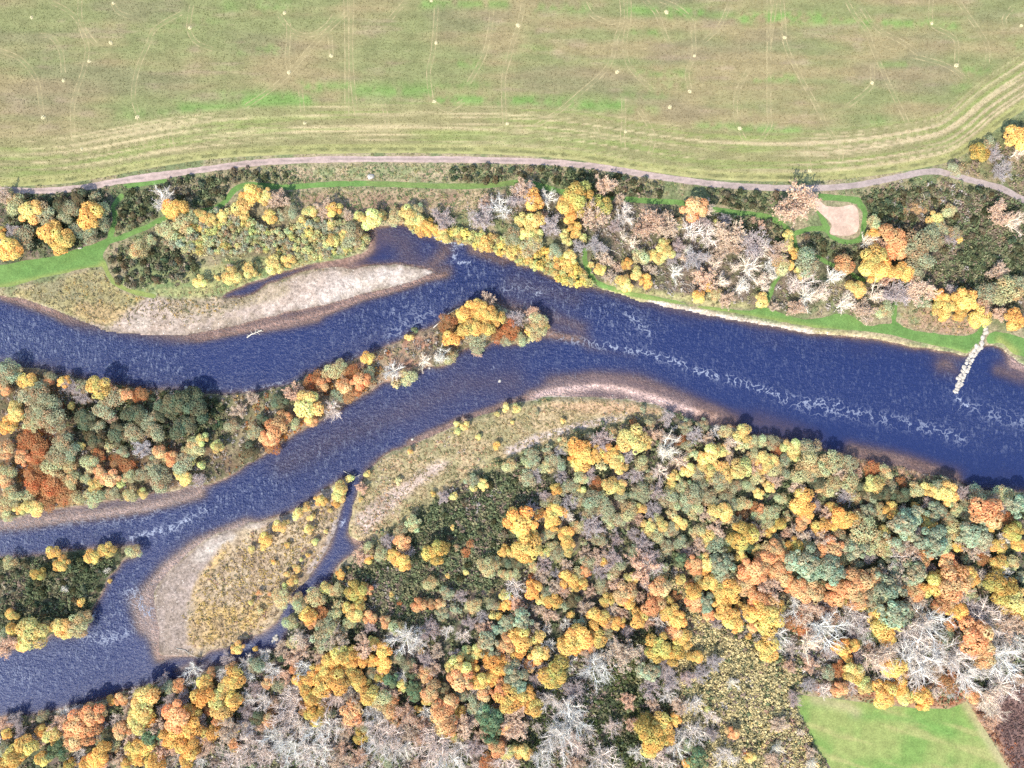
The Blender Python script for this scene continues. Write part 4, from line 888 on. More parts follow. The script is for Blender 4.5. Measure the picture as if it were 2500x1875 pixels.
 'K': (0, 1250, 2.655, """G 340 265 42;G 405 340 50;G 590 290 50;G 680 250 45;L 855 255 45;L 60 330 40;G 705 450 15;G 525 585 28;G 80 665 38;G 75 755 40;V 30 800 40;Y 200 780 85;Y 150 850 50;Y 380 740 60;L 500 740 60;L 540 680 45;L 290 750 40;T 40 870 60;Y 430 790 35;W 680 380 25;W 410 490 25;U 240 400 40;Y 1540 890 42;B 1230 1040 55;K 1060 1110 50;V 1080 1140 40;Y 940 1250 90;Y 900 1350 75;Y 985 1170 45;G 960 1340 50;S 990 1460 55;G 715 1225 30;O 600 1320 70;O 500 1370 75;O 560 1430 70;O 460 1480 65;O 640 1300 50;O 800 1415 60;K 480 1290 45;S 360 1550 65;Y 340 1460 60;G 270 1430 40;G 160 1510 70;G 100 1580 70;G 40 1640 60;G 270 1600 50;G 45 1440 35;V 30 1540 40;K 1180 1210 55;O 1150 1320 90;G 1220 1410 70;G 1100 1460 60;G 950 1520 50;G 870 1530 50;G 1220 1520 70;T 1050 1560 70;G 1010 1620 70;G 1220 1610 60;G 900 1600 40;G 830 1630 40;T 770 1610 40;G 640 1570 70;O 640 1630 50;G 560 1630 50;L 730 1510 45;U 460 1640 40;T 850 1500 50;T 380 1370 50;K 1100 1200 40;T 1020 1400 50;K 90 1360 50;K 660 1420 50;E 700 1440 50"""),
 'L': (450, 1100, 3.318, """Y 1335 230 35;Y 1260 300 60;Y 1240 370 60;G 1100 400 50;Y 930 500 40;Y 900 530 35;Y 985 465 35;Y 770 620 50;Y 820 590 30;G 660 720 50;Y 650 765 35;Y 545 800 30;Y 1145 655 18;Y 1060 750 32;Y 1020 540 30;Y 1010 640 40;Y 910 965 32;Y 830 1005 25;Y 870 1060 40;Y 805 1090 28;L 780 1200 72;O 610 1150 25;L 600 1300 30;Y 530 1230 25;G 830 770 25;G 720 905 20;O 690 1165 18;Y 945 880 18;G 1000 850 20;Y 1180 490 20;G 1230 430 40;T 1435 310 40;Y 1430 390 20;Y 1480 190 30;L 1730 250 30;L 1490 790 50;T 1430 850 60;G 1500 880 40;G 1270 1000 40;Y 1325 950 15;Y 1140 1110 50;L 910 1210 50;L 940 1260 60;L 1060 1190 70;G 1010 1340 70;R 1090 1290 75;O 1030 1380 50;L 850 1390 55;V 1150 1420 70;L 1220 1340 50;U 1390 1130 75;O 1480 1130 45;G 1430 1190 40;G 1340 1280 50;Y 1380 1310 70;G 1420 1260 50;O 1500 1350 50;L 1330 1400 50;L 1190 1460 70;W 920 1490 80;O 1760 740 60;Y 1680 1170 22;R 1740 1240 20;L 900 1560 60;G 570 1605 25;V 1270 1510 70"""),
 'M': (950, 1100, 3.687, """Y 80 285 40;G 400 395 25;Y 580 410 40;Y 760 340 35;Y 840 310 50;L 1240 110 50;G 1510 350 55;G 1190 650 130;Y 1215 755 70;G 1230 880 110;G 1250 960 60;G 1030 905 50;U 410 920 95;G 500 850 35;G 120 830 80;G 30 940 50;G 120 990 80;Y 575 690 22;Y 700 1095 30;Y 530 1125 22;L 880 1050 80;L 1045 1110 50;L 960 1000 50;V 610 880 30;R 680 920 40;R 740 840 35;Y 25 1300 20;O 270 1390 60;L 340 1350 40;O 380 1390 45;O 460 1380 45;B 1140 1250 85;G 1290 1260 75;T 1490 1210 60;G 1470 1360 65;Y 1375 1350 45;G 1110 1330 28;G 1050 1390 50;G 1000 1400 35;Y 1105 1440 25;G 1610 1160 75;G 1670 1220 50;O 1770 1080 50;G 1740 1200 50;L 1310 1050 50;Y 1410 915 50;V 1360 800 60;G 1600 780 80;Y 1620 880 65;L 1470 860 50;G 1480 570 80;G 1360 570 50;G 1470 660 60;G 1570 560 50;W 1640 610 70;T 1760 920 50;V 1820 440 80;O 1825 475 28;R 1870 310 60;Y 1990 310 80;Y 2090 330 60;L 2150 550 80;V 1560 350 50;K 1400 410 50;L 1760 840 30;T 1940 860 40;G 1950 1010 45;T 1880 960 70;K 1830 690 90;L 1990 660 40;K 2000 1000 80;V 2060 1050 70;L 2010 1130 50;K 1900 1090 60;P 1200 1520 85;P 1070 1560 70;P 980 1600 60;Y 920 1490 40;G 990 1490 40;G 1640 1480 35;P 1720 1560 55;G 1880 1510 90;O 1970 1550 60;G 2060 1560 65;O 2120 1290 90;G 2140 1350 70;G 1960 1350 60;T 2000 1420 60;T 1450 1490 60;K 840 1490 50;K 2150 1620 60;T 1380 1120 60;W 1400 1180 50;L 70 1590 70;K 370 1620 80;V 1700 440 60;V 1640 320 60;L 1720 250 60;V 1420 480 50;V 1950 560 70;V 1250 250 70;K 1330 230 60;E 1150 1000 60;E 1080 1010 60;E 1650 1350 60;V 1800 560 60;V 2080 620 60;V 1930 480 60"""),
 'N': (450, 1450, 3.687, """T 1040 520 70;T 960 590 60;V 1250 420 90;V 1260 310 50;T 1350 400 90;B 1990 430 130;G 1300 600 80;G 1400 560 90;G 1510 540 70;G 1590 600 60;G 1700 440 60;G 1790 520 70;G 1800 620 80;G 1680 605 50;G 1260 690 70;G 1180 720 70;G 1100 830 80;G 1020 770 50;G 1250 830 90;G 1380 800 100;G 1500 680 80;G 1560 760 80;G 1600 820 70;G 1350 690 60;G 1450 640 60;T 1640 500 80;T 900 750 60;V 860 840 60;G 1150 940 80;U 1180 1090 90;G 1250 1020 60;T 1530 960 75;O 1510 1080 90;T 1510 1160 75;G 1580 1080 30;G 1660 920 90;L 1780 950 90;T 1840 890 70;O 1890 960 50;O 1860 1050 80;T 2000 1080 90;O 1890 1150 50;T 2030 1250 75;G 2110 1030 35;S 2050 800 75;S 2070 890 75;Y 1950 830 50;S 1860 770 70;V 1690 720 55;T 1790 680 50;V 2010 650 60;U 1750 750 50;G 2130 520 30;K 2160 590 70;O 2170 730 60;T 2180 830 60;Y 2180 960 50;L 1920 260 60;B 1080 690 80;B 990 900 80;B 1330 970 100;B 970 1000 110;B 900 1150 120;B 700 980 90;B 1010 1220 100;B 1150 1250 110;B 1300 1250 120;B 820 1320 120;B 560 1370 90;B 700 1450 100;B 950 1400 110;B 1100 1450 110;B 1250 1450 100;B 450 1480 90;B 1700 1100 90;B 1720 1250 110;B 1850 1300 110;B 1750 1400 110;B 1900 1420 90;B 1650 1330 80;B 2170 1080 60;B 1980 1400 80;T 1430 1400 60;T 1400 1500 80;T 1570 1470 70;U 1590 1290 60;G 190 800 80;O 230 720 50;G 170 920 90;Y 370 850 70;G 460 760 80;O 430 690 55;G 450 960 80;Y 310 950 80;Y 340 1060 90;R 210 1040 50;O 300 1150 60;G 50 1080 80;G 70 1180 80;G 250 1260 80;T 400 1230 100;G 200 1320 60;G 470 1210 40;T 170 1380 90;Y 60 1480 90;G 40 1340 60;V 650 650 70;E 650 1110 70;B 780 700 80;K 640 850 60;K 380 590 60;B 60 690 60;B 540 640 70;S 880 580 40;T 810 960 40;R 780 1040 50;T 700 1200 50;K 560 1060 70;K 560 1200 70;K 130 1120 60"""),
 'O': (950, 1450, 2.117, """Y 375 370 55;Y 395 310 35;Y 325 385 35;Y 460 300 35;Y 490 225 25;P 520 270 55;G 680 240 55;G 690 200 35;G 670 315 35;Y 775 225 35;Y 770 310 50;O 720 370 35;U 855 400 75;G 540 350 50;G 580 375 45;G 440 370 35;O 370 450 60;G 460 440 50;O 500 515 40;G 530 440 40;P 655 420 60;P 660 480 50;O 580 500 50;G 620 545 60;G 690 530 55;G 750 590 50;T 640 640 60;T 650 700 55;O 590 680 45;S 520 650 65;P 500 620 50;S 530 710 55;V 440 570 45;O 270 610 65;O 300 560 50;O 300 670 60;G 290 700 40;G 370 610 35;T 400 690 55;Y 350 740 35;O 550 790 50;Y 615 810 45;Y 690 810 45;O 205 430 50;O 215 500 50;O 600 270 40;B 230 820 100;B 290 850 70;B 250 740 70;B 370 810 60;B 840 560 50;B 920 600 70;B 930 690 90;B 880 760 90;B 960 780 70;B 1040 720 35;K 955 505 50;B 1150 695 45;B 1070 400 75;B 1100 330 45;B 1040 330 40;B 1110 870 80;B 600 880 70;T 960 880 40;R 520 880 50;T 1210 320 70;T 1240 560 35;G 960 250 75;G 1080 230 42;G 970 285 30;T 1010 300 30;G 910 245 40;B 890 300 40;B 930 360 35;T 1250 670 30;B 770 690 25;B 790 860 60;K 440 800 50;K 700 380 40;K 770 430 40"""),
 'P': (1450, 1200, 2.309, """O 370 540 60;Y 385 495 30;O 330 640 60;G 410 600 35;G 430 690 50;G 470 730 50;O 455 780 50;G 500 840 50;G 250 720 48;B 370 730 45;Y 640 390 50;G 630 430 40;O 570 410 50;P 730 410 65;V 710 480 50;S 500 390 40;G 560 560 50;O 570 620 50;P 635 610 45;P 630 650 40;O 545 530 30;G 640 520 50;G 700 550 50;G 760 560 60;O 830 520 55;G 720 620 50;G 750 690 60;G 790 750 50;G 820 640 25;O 650 700 35;B 830 700 40;O 900 440 70;O 990 350 60;O 1050 370 50;O 960 410 60;O 1060 450 60;O 860 460 50;T 990 540 60;O 1090 520 50;W 1010 570 45;O 900 590 50;G 920 680 60;G 980 720 70;O 960 640 70;G 1030 660 40;O 1170 550 60;O 1220 570 60;T 1230 650 60;P 1180 400 80;P 1210 470 60;P 1250 370 60;B 1150 650 60;W 1210 700 60;R 1150 750 60;B 1040 830 60;W 1200 870 70;G 985 890 60;G 870 820 18;Y 970 800 20;T 280 440 70;K 320 400 60;B 320 430 50"""),
 'Q': (1900, 1200, 2.115, """P 280 410 70;O 390 470 70;O 400 540 60;O 310 520 60;G 420 580 40;O 490 450 60;T 610 450 60;O 690 510 60;T 710 590 55;P 550 490 75;P 590 590 85;P 660 640 50;Y 500 630 50;G 560 680 75;G 560 750 45;P 410 350 80;P 700 430 60;P 600 390 40;B 640 345 70;O 755 350 45;G 790 480 60;G 830 450 50;O 910 480 75;T 930 510 60;G 970 430 60;T 1020 330 75;G 1130 300 50;G 1140 370 45;B 1060 430 30;B 1160 430 50;U 1150 500 70;Y 1210 560 70;Y 1260 600 60;V 860 545 30;G 920 620 50;O 850 580 60;B 1090 660 85;K 960 590 30;T 1220 690 70;O 1010 760 80;O 1060 840 60;B 1180 780 45;B 800 690 90;B 720 740 90;B 740 860 110;B 860 850 80;B 950 890 80;B 1190 880 90;W 180 850 140;W 490 890 90;G 330 810 45;G 380 790 35;G 360 865 25;B 250 720 90;B 120 620 60;B 380 660 70;T 280 640 50;B 460 740 50;B 580 800 50;G 600 900 60;Y 390 930 45;R 320 920 40;T 180 600 60;P 470 560 60;S 690 390 50;O 870 370 50;K 1010 620 60;K 440 670 50;S 500 740 35;V 870 760 45"""),
 'R': (1500, 1500, 2.538, """U 280 200 80;G 265 245 35;U 360 250 60;G 500 265 42;P 210 350 65;B 180 260 40;K 320 320 60;K 340 400 60;K 230 450 60;K 455 400 48;O 95 545 45;T 240 560 35;T 265 615 25;U 215 750 90;G 220 830 60;G 300 680 55;G 375 655 38;G 340 760 45;U 200 650 40;B 500 740 75;B 490 570 60;B 610 640 50;B 340 510 50;B 390 840 60;S 520 900 60;G 450 920 30;B 700 890 70;O 735 730 40;Y 845 885 30;Y 575 580 25;R 800 855 18;T 1030 690 45;W 1000 830 40;T 980 910 45;W 740 450 40;K 620 300 50;B 150 870 50;B 260 910 60;B 1030 150 60;W 1170 740 30;T 1220 860 30;W 1240 920 50;K 540 370 50;K 600 740 40"""),
 'S': (1900, 1500, 2.117, """G 630 370 40;Y 450 370 45;G 545 420 60;G 740 440 55;Y 660 435 40;U 390 320 40;B 740 300 80;B 990 340 70;B 1080 300 50;W 1080 420 60;W 1090 460 50;W 1140 530 45;B 1180 390 60;B 890 400 35;T 1100 550 40;B 600 330 50;R 880 350 50;R 330 310 40"""),
}
trees = []
for key, (ox, oy, s, txt) in SHEETS.items():
    for e in txt.split(';'):
        k, x, y, r = e.split()
        trees.append((k, ox+float(x)/s, oy+float(y)/s, float(r)/s))
SCRUBZ = [[(1640, 1490), (1720, 1500), (1800, 1560), (1880, 1600), (1960, 1660), (1925, 1700), (1985, 1830), (2040, 1960), (1700, 1960), (1690, 1800), (1640, 1680), (1620, 1580)], [(1300, 1720), (1420, 1600), (1560, 1560), (1640, 1560), (1650, 1700), (1600, 1800), (1560, 1960), (1250, 1960), (1260, 1800)], [(1010, 1290), (1060, 1240), (1130, 1200), (1220, 1160), (1310, 1130), (1320, 1220), (1240, 1290), (1250, 1400), (1230, 1440), (1130, 1440), (1040, 1400), (1000, 1340)], [(820, 1420), (880, 1360), (960, 1350), (1010, 1400), (1080, 1460), (1060, 1520), (980, 1530), (900, 1500), (830, 1470)]]
kept = []
for t in trees:
    if any(abs(t[1]-q[1]) < 60 and math.hypot(t[1]-q[1], t[2]-q[2]) < (0.45*(t[3]+q[3])*(0.75 if t[0] == q[0] else 0.55)) for q in kept): continue
    kept.append(t)
trees = kept

# ---- young willows: a dense stand and the yellow fringe along the bend, crowns too alike to tell apart
def pip(poly, x, y):
    ins = np.zeros(len(x), bool); n = len(poly)
    for i in range(n):
        a = poly[i]; b = poly[(i+1) % n]
        c = ((a[1] > y) != (b[1] > y))
        with np.errstate(divide='ignore', invalid='ignore'):
            xi = (b[0]-a[0])*(y-a[1])/(b[1]-a[1])+a[0]
        ins ^= c & (x < xi)
    return ins
def poisson(poly, dist, seed, avoid=None, tries=30000):
    P = np.asarray(poly, float); r = np.random.RandomState(seed)
    X = P[:, 0].min()+r.rand(tries)*np.ptp(P[:, 0]); Y = P[:, 1].min()+r.rand(tries)*np.ptp(P[:, 1])
    ok = pip(P, X, Y); X = X[ok]; Y = Y[ok]
    cell = {}; out = []
    for x, y in zip(X, Y):
        ci, cj = int(x//dist), int(y//dist)
        if any((x-q[0])**2+(y-q[1])**2 < dist*dist for a in (-1, 0, 1) for b in (-1, 0, 1) for q in cell.get((ci+a, cj+b), ())): continue
        if avoid and any((x-q[1])**2+(y-q[2])**2 < (q[3]*0.75+dist*0.3)**2 for q in avoid): continue
        cell.setdefault((ci, cj), []).append((x, y)); out.append((x, y))
    return out
STAND = [(395, 565), (470, 532), (530, 515), (580, 512), (614, 540), (655, 565), (700, 560), (770, 535), (860, 545), (893, 580), (890, 603), (850, 608), (780, 625), (720, 628), (640, 605), (560, 616), (500, 613), (440, 608), (400, 590)]
FRINGE = PL(1000, 400, 3.687, (0, 490), (60, 480), (240, 590), (300, 610), (420, 560), (560, 620), (700, 620), (830, 640), (1000, 690), (1200, 770), (1500, 900), (1620, 1080), (1520, 1090), (1350, 1030), (1110, 915), (960, 865), (850, 820), (740, 755), (600, 740), (540, 690), (290, 660), (100, 590), (0, 545))
scatter_w = []
rr = np.random.RandomState(77)
for x, y in poisson(STAND, 13, 21, [t for t in trees if t[3] > 13]):
    scatter_w.append(('stand', x, y, 8+4*rr.rand()))
for x, y in poisson(FRINGE, 14, 22, [(t[0], t[1], t[2], t[3]*0.7) for t in trees]):
    scatter_w.append(('fringe', x, y, 9+5*rr.rand()))

# ---- lesser trees in the gaps of the south wood
frr = np.random.RandomState(4)
for x, y in poisson(SW, 33, 91, trees, 40000):
    if not (2 < x < 2498 and y < 1873) or any(pip(np.array(q, float), np.array([x]), np.array([y]))[0] for q in SCRUBZ): continue
    u = frr.rand(); low = y > 1500
    k = ('K' if u < .2 else 'T' if u < .42 else 'B' if u < .8 else 'V' if u < .9 else 'O') if low else ('V' if u < .26 else 'L' if u < .56 else 'Y' if u < .66 else 'T' if u < .82 else 'K' if u < .97 else 'R')
    trees.append((k, x, y, 12+6*frr.rand()))
# ---- where each tree stands, in words
ZONES = [(0, 430, 270, 650, 'in the left-hand copse below the dirt track'), (270, 430, 560, 545, 'near the left gorse by the mown path'), (240, 545, 470, 740, 'at the left end of the young willow stand'), (470, 430, 920, 740, 'beside the young willow stand above the gravel bar'),
 (880, 400, 1200, 640, 'behind the small river pool'), (1200, 400, 1490, 545, 'below the track before the pale bare copse'), (1130, 545, 1480, 740, 'on the yellow willow bank by the river bend'), (1480, 430, 1720, 590, 'in the upper left of the pale bare copse'), (1480, 590, 1720, 770, 'in the lower left of the pale bare copse'),
 (1720, 430, 1965, 600, 'in the pale bare copse near the track'), (1720, 600, 1965, 790, 'in the pale bare copse above the stony shore'), (1965, 430, 2130, 640, 'beside the bare dirt clearing'), (1965, 640, 2250, 810, 'between the dirt clearing and riverside grass'), (2130, 430, 2290, 640, 'between the dirt clearing and dark thicket'),
 (2250, 640, 2520, 860, 'behind the stone groyne'), (2290, 200, 2520, 640, 'in the right-hand thicket under the field corner'),
 (-20, 860, 130, 1010, 'on the left island\'s upper bank, far left'), (130, 860, 260, 1010, 'on the upper bank of the left island'), (-20, 1010, 130, 1150, 'amid the rusty shrubs on the left island'), (130, 1010, 260, 1150, 'in the middle of the left island'), (-20, 1150, 130, 1300, 'on the lower left shore of the left island'), (130, 1150, 260, 1300, 'on the lower shore of the left island'), (260, 860, 400, 1060, 'beside the evergreen thicket on the left island'), (400, 860, 560, 1060, 'in the evergreen thicket on the left island'), (260, 1060, 400, 1250, 'on the right shore of the left island'), (400, 1060, 620, 1250, 'at the right point of the left island'), (560, 930, 720, 1130, 'at the foot of the wooded spit'),
 (720, 880, 860, 1080, 'on the lower half of the wooded spit'), (780, 820, 960, 1000, 'halfway along the wooded spit'), (960, 770, 1110, 960, 'on the upper half of the wooded spit'), (1080, 700, 1215, 900, 'on the broad tip of the wooded spit'), (1215, 700, 1380, 900, 'at the outer end of the wooded spit'),
 (-20, 1310, 370, 1620, 'on the small island at lower left'), (560, 1150, 700, 1620, 'on the middle of the gravel island'), (700, 1150, 866, 1475, 'on the upper end of the gravel island'), (380, 1280, 560, 1620, 'on the lower end of the gravel island')]
SBARp = np.array(SBAR)
def zone(x, y):
    if pip(SBARp, np.array([x]), np.array([y]))[0]: return 'on the scrubby gravel bar of the south bank'
    for a, b, c, d, w in ZONES:
        if a <= x < c and b <= y < d and not (x > 700 and y > 1425 and 'gravel island' in w) and not (y > 1560+0 and x > 560 and 'island' in w): return w
    if x < 480 and y > 1600:
        return ('at the bottom left corner' if y > 1790 else 'on the lower left river bank') + (', far left' if x < 200 else ', nearer the gravel island')
    hb = ['far left', 'left', 'left of centre', 'centre', 'right of centre', 'right', 'far right'][int(min(6, max(0, (x-480)//290)))]
    vb = 'upper edge' if y < 1160 else 'upper part' if y < 1300 else 'middle' if y < 1450 else 'lower part' if y < 1620 else 'bottom edge'
    return f'at the south wood\'s {vb}, {hb}'
ORD = ['first ', 'second ', 'third ', 'fourth ', 'fifth ', 'sixth ', 'seventh ', 'eighth ', 'ninth ', 'tenth ', 'eleventh ', 'twelfth ', 'thirteenth ', 'fourteenth ', 'fifteenth ', 'sixteenth ', 'seventeenth ', 'eighteenth ', 'nineteenth ', 'twentieth ', 'twenty-first ', 'twenty-second ', 'twenty-third ', 'twenty-fourth ']
def bulk(r): return 'large ' if r > 29 else 'small ' if r < 13.5 else ''
slots = {}
for n, (k, x, y, r) in enumerate(trees):
    slots.setdefault((k, bulk(r), zone(x, y)), []).append((x, n))
LABEL = {}
for (k, b, z), lst in slots.items():
    lst.sort()
    wds = KINDS[k][1]
    for i, (x, n) in enumerate(lst):
        LABEL[n] = f'{b}{wds} {z}' if len(lst) == 1 else (f'leftmost {b}{wds} {z}' if i == 0 else f'{ORD[i]}{b}{wds} from left {z}')

TRR = random.Random(5)
def tint(c, j=0.12):
    v = 1+TRR.uniform(-j, j)*1.3; h = TRR.uniform(-j, j)
    return (min(1, c[0]*v*(1+h*0.35)), min(1, c[1]*v*(1-h*0.6)), min(1, c[2]*v*(1-h)), 1)
def place(k, x, y, r, label, group, name=None, color=None, famname=None, hs=None):
    nm, wds, fm, col, hf, grp = KINDS[k]
    R = r*MPP
    f = famname or fm
    if f == 'broad' and R < 2.6: f = 'broads'
    if f == 'soft' and R < 3.2: f = 'willow'
    if f in ('pine',) and R < 2: f = 'broads'
    v = TRR.randrange(len(FAM[f]))
    tm, cm = FAM[f][v]
    zs = R*(hs or hf)*TRR.uniform(0.85, 1.1)
    if f in ('bare', 'lean', 'sparse', 'haze'): R *= 1.0
    zc = 1.15*zs
    q = 1-zc/HCAM           # a crown is seen zc above its root: the root stands nearer the middle of the survey
    X, Y = wx(x)*q, wy(y)*q
    Zg = float(gsample(Z, np.array([X]), np.array([Y]))[0]); Zg = max(Zg, WATER_Z-0.1)
    root = obj(name or nm, None, None, None, label, 'tree' if r*MPP > 2.2 else 'shrub', group)
    root.empty_display_size = 0.5
    root.location = (X, Y, Zg)
    rot = TRR.uniform(0, 6.283)
    if f == 'lean':
        rot = math.atan2(0.25, 0.35)*-1 + math.radians(TRR.uniform(25, 75)) if y < 900 else TRR.uniform(0, 6.283)
    root.rotation_euler = (0, 0, rot)
    root.scale = (R, R, zs)
    bare = f in ('bare', 'lean')
    t = obj('trunk', tm, M['bark'], root)
    c = obj('twigs' if bare else 'crown', cm, M['bark'] if bare else M['leaf'], root, kind='stuff')
    tc = color or tint(col, 0.11)
    if bare:
        t.color = tc; c.color = (tc[0]*0.92, tc[1]*0.88, tc[2]*0.85, 1); t.color = (min(1, tc[0]*1.3), min(1, tc[1]*1.28), min(1, tc[2]*1.22), 1)
    else:
        t.color = (0.6, 0.53, 0.46, 1) if f in ('sparse',) else (0.48, 0.42, 0.40, 1) if f == 'haze' else (0.16, 0.12, 0.09, 1)
        c.color = tc
    return root
for n, (k, x, y, r) in enumerate(trees):
    place(k, x, y, r*1.18, LABEL[n], KINDS[k][5])
WCOL = [(0.58, 0.56, 0.26), (0.50, 0.50, 0.26), (0.44, 0.41, 0.27), (0.64, 0.58, 0.22), (0.42, 0.40, 0.26), (0.54, 0.51, 0.27)]
FCOL = [(0.76, 0.60, 0.18), (0.76, 0.56, 0.17), (0.60, 0.52, 0.20), (0.70, 0.50, 0.18), (0.56, 0.50, 0.22)]
for kind, x, y, r in scatter_w:
    if kind == 'stand':
        place('L', x, y, r*1.15, 'one of the small close-set willows in the young stand above the gravel bar', 'young willow stand', 'young_willow', tint(TRR.choice(WCOL), 0.1), 'willow', 1.1)
    else:
        place('L', x, y, r*1.15, 'one of the small yellow willows fringing the bank at the river bend', 'yellow willow fringe', 'yellow_willow', tint(TRR.choice(FCOL), 0.1), 'willow', 0.9)
print('TREES', len(trees), 'willows', len(scatter_w))
# ------------------------------------------------------------------ undergrowth, scrub and rough grass
PATHM = np.maximum.reduce([gs, cs, tw-tr_d, fsd*0+np.where(fsd > 0, fsd, -9), ms])     # > 0 on mown grass, bare earth and crops
def points_in(poly, per_m2, seed, margin=0.6, cluster=None, blur=2.4):
    P = W(poly); r = np.random.RandomState(seed)
    x0, y0 = P.min(0); x1, y1 = P.max(0)
    n = int((x1-x0)*(y1-y0)*per_m2)
    X = x0+r.rand(n)*(x1-x0); Y = y0+r.rand(n)*(y1-y0)
    ok = pip(P, X, Y)
    X, Y = X[ok], Y[ok]
    jl = np.minimum(1, np.abs(r.randn(len(X))))*blur; ja = r.rand(len(X))*6.283
    X = X+np.cos(ja)*jl*2; Y = Y+np.sin(ja)*jl*2
    ok = (gsample(land, X, Y) > margin) & (gsample(PATHM, X, Y) < -0.5)
    X, Y = X[ok], Y[ok]
    if cluster:
        nv = fbm(X, Y, cluster[0], seed+3, 3); ok = nv > cluster[1]; X, Y = X[ok], Y[ok]
    return X, Y, r
def bushes(X, Y, r, rad, height, cols, nq=16, jit=0.45, leaf=0.5, aspect=1.0):
    n = len(X)
    R = rad[0]+(rad[1]-rad[0])*r.rand(n)**1.5; H = R*(height[0]+(height[1]-height[0])*r.rand(n))
    zb = gsample(Z, X, Y)
    d = hemi(n*nq, r, -0.05).reshape(n, nq, 3)
    lump = 0.75+0.45*r.rand(n, nq)
    c = np.empty((n, nq, 3))
    c[..., 0] = X[:, None]+d[..., 0]*(R[:, None]*lump); c[..., 1] = Y[:, None]+d[..., 1]*(R[:, None]*lump)
    c[..., 2] = zb[:, None]+0.05+np.maximum(d[..., 2], 0.02)*(H[:, None]*lump)
    sz = np.repeat(R*leaf, nq)*(0.7+0.6*r.rand(n*nq))
    cc = np.repeat(cols, nq, 0)*(0.72+0.56*r.rand(n*nq))[:, None]
    return leaf_quads(c.reshape(-1, 3), d.reshape(-1, 3)+np.array([0, 0, 0.3])+r.randn(n*nq, 3)*jit, sz, r, np.clip(cc, 0.005, 0.9), aspect)
def pick(r, n, pal, X=None, Y=None, seed=0, scale=9):
    cols = np.array([p[0] for p in pal], float); w = np.array([p[1] for p in pal], float); w /= w.sum()
    u = r.rand(n)
    if X is not None:
        u = np.clip(0.55*u+0.45*np.clip((fbm(X, Y, scale, seed+9, 3)-0.28)/0.44, 0, 1), 0, 0.9999)
    k = np.searchsorted(np.cumsum(w), u)
    return cols[np.minimum(k, len(cols)-1)]*(0.85+0.3*r.rand(n))[:, None]
def cover(name, label, polys, per_m2, rad, height, pal, seed, nq=16, leaf=0.5, cat='undergrowth', cluster=None, jit=0.45, scale=9, margin=0.6, aspect=1.0):
    Vs, Cs = [], []
    for q, poly in enumerate(polys):
        X, Y, r = points_in(poly, per_m2, seed+q*7, margin, cluster)
        if not len(X): continue
        V, c = bushes(X, Y, r, rad, height, pick(r, len(X), pal, X, Y, seed, scale), nq, jit, leaf, aspect)
        Vs.append(V); Cs.append(c)
    me = quads_mesh(name, np.concatenate(Vs), np.concatenate(Cs))
    return obj(name, me, M['stuffleaf'], None, label, cat, None, 'stuff')

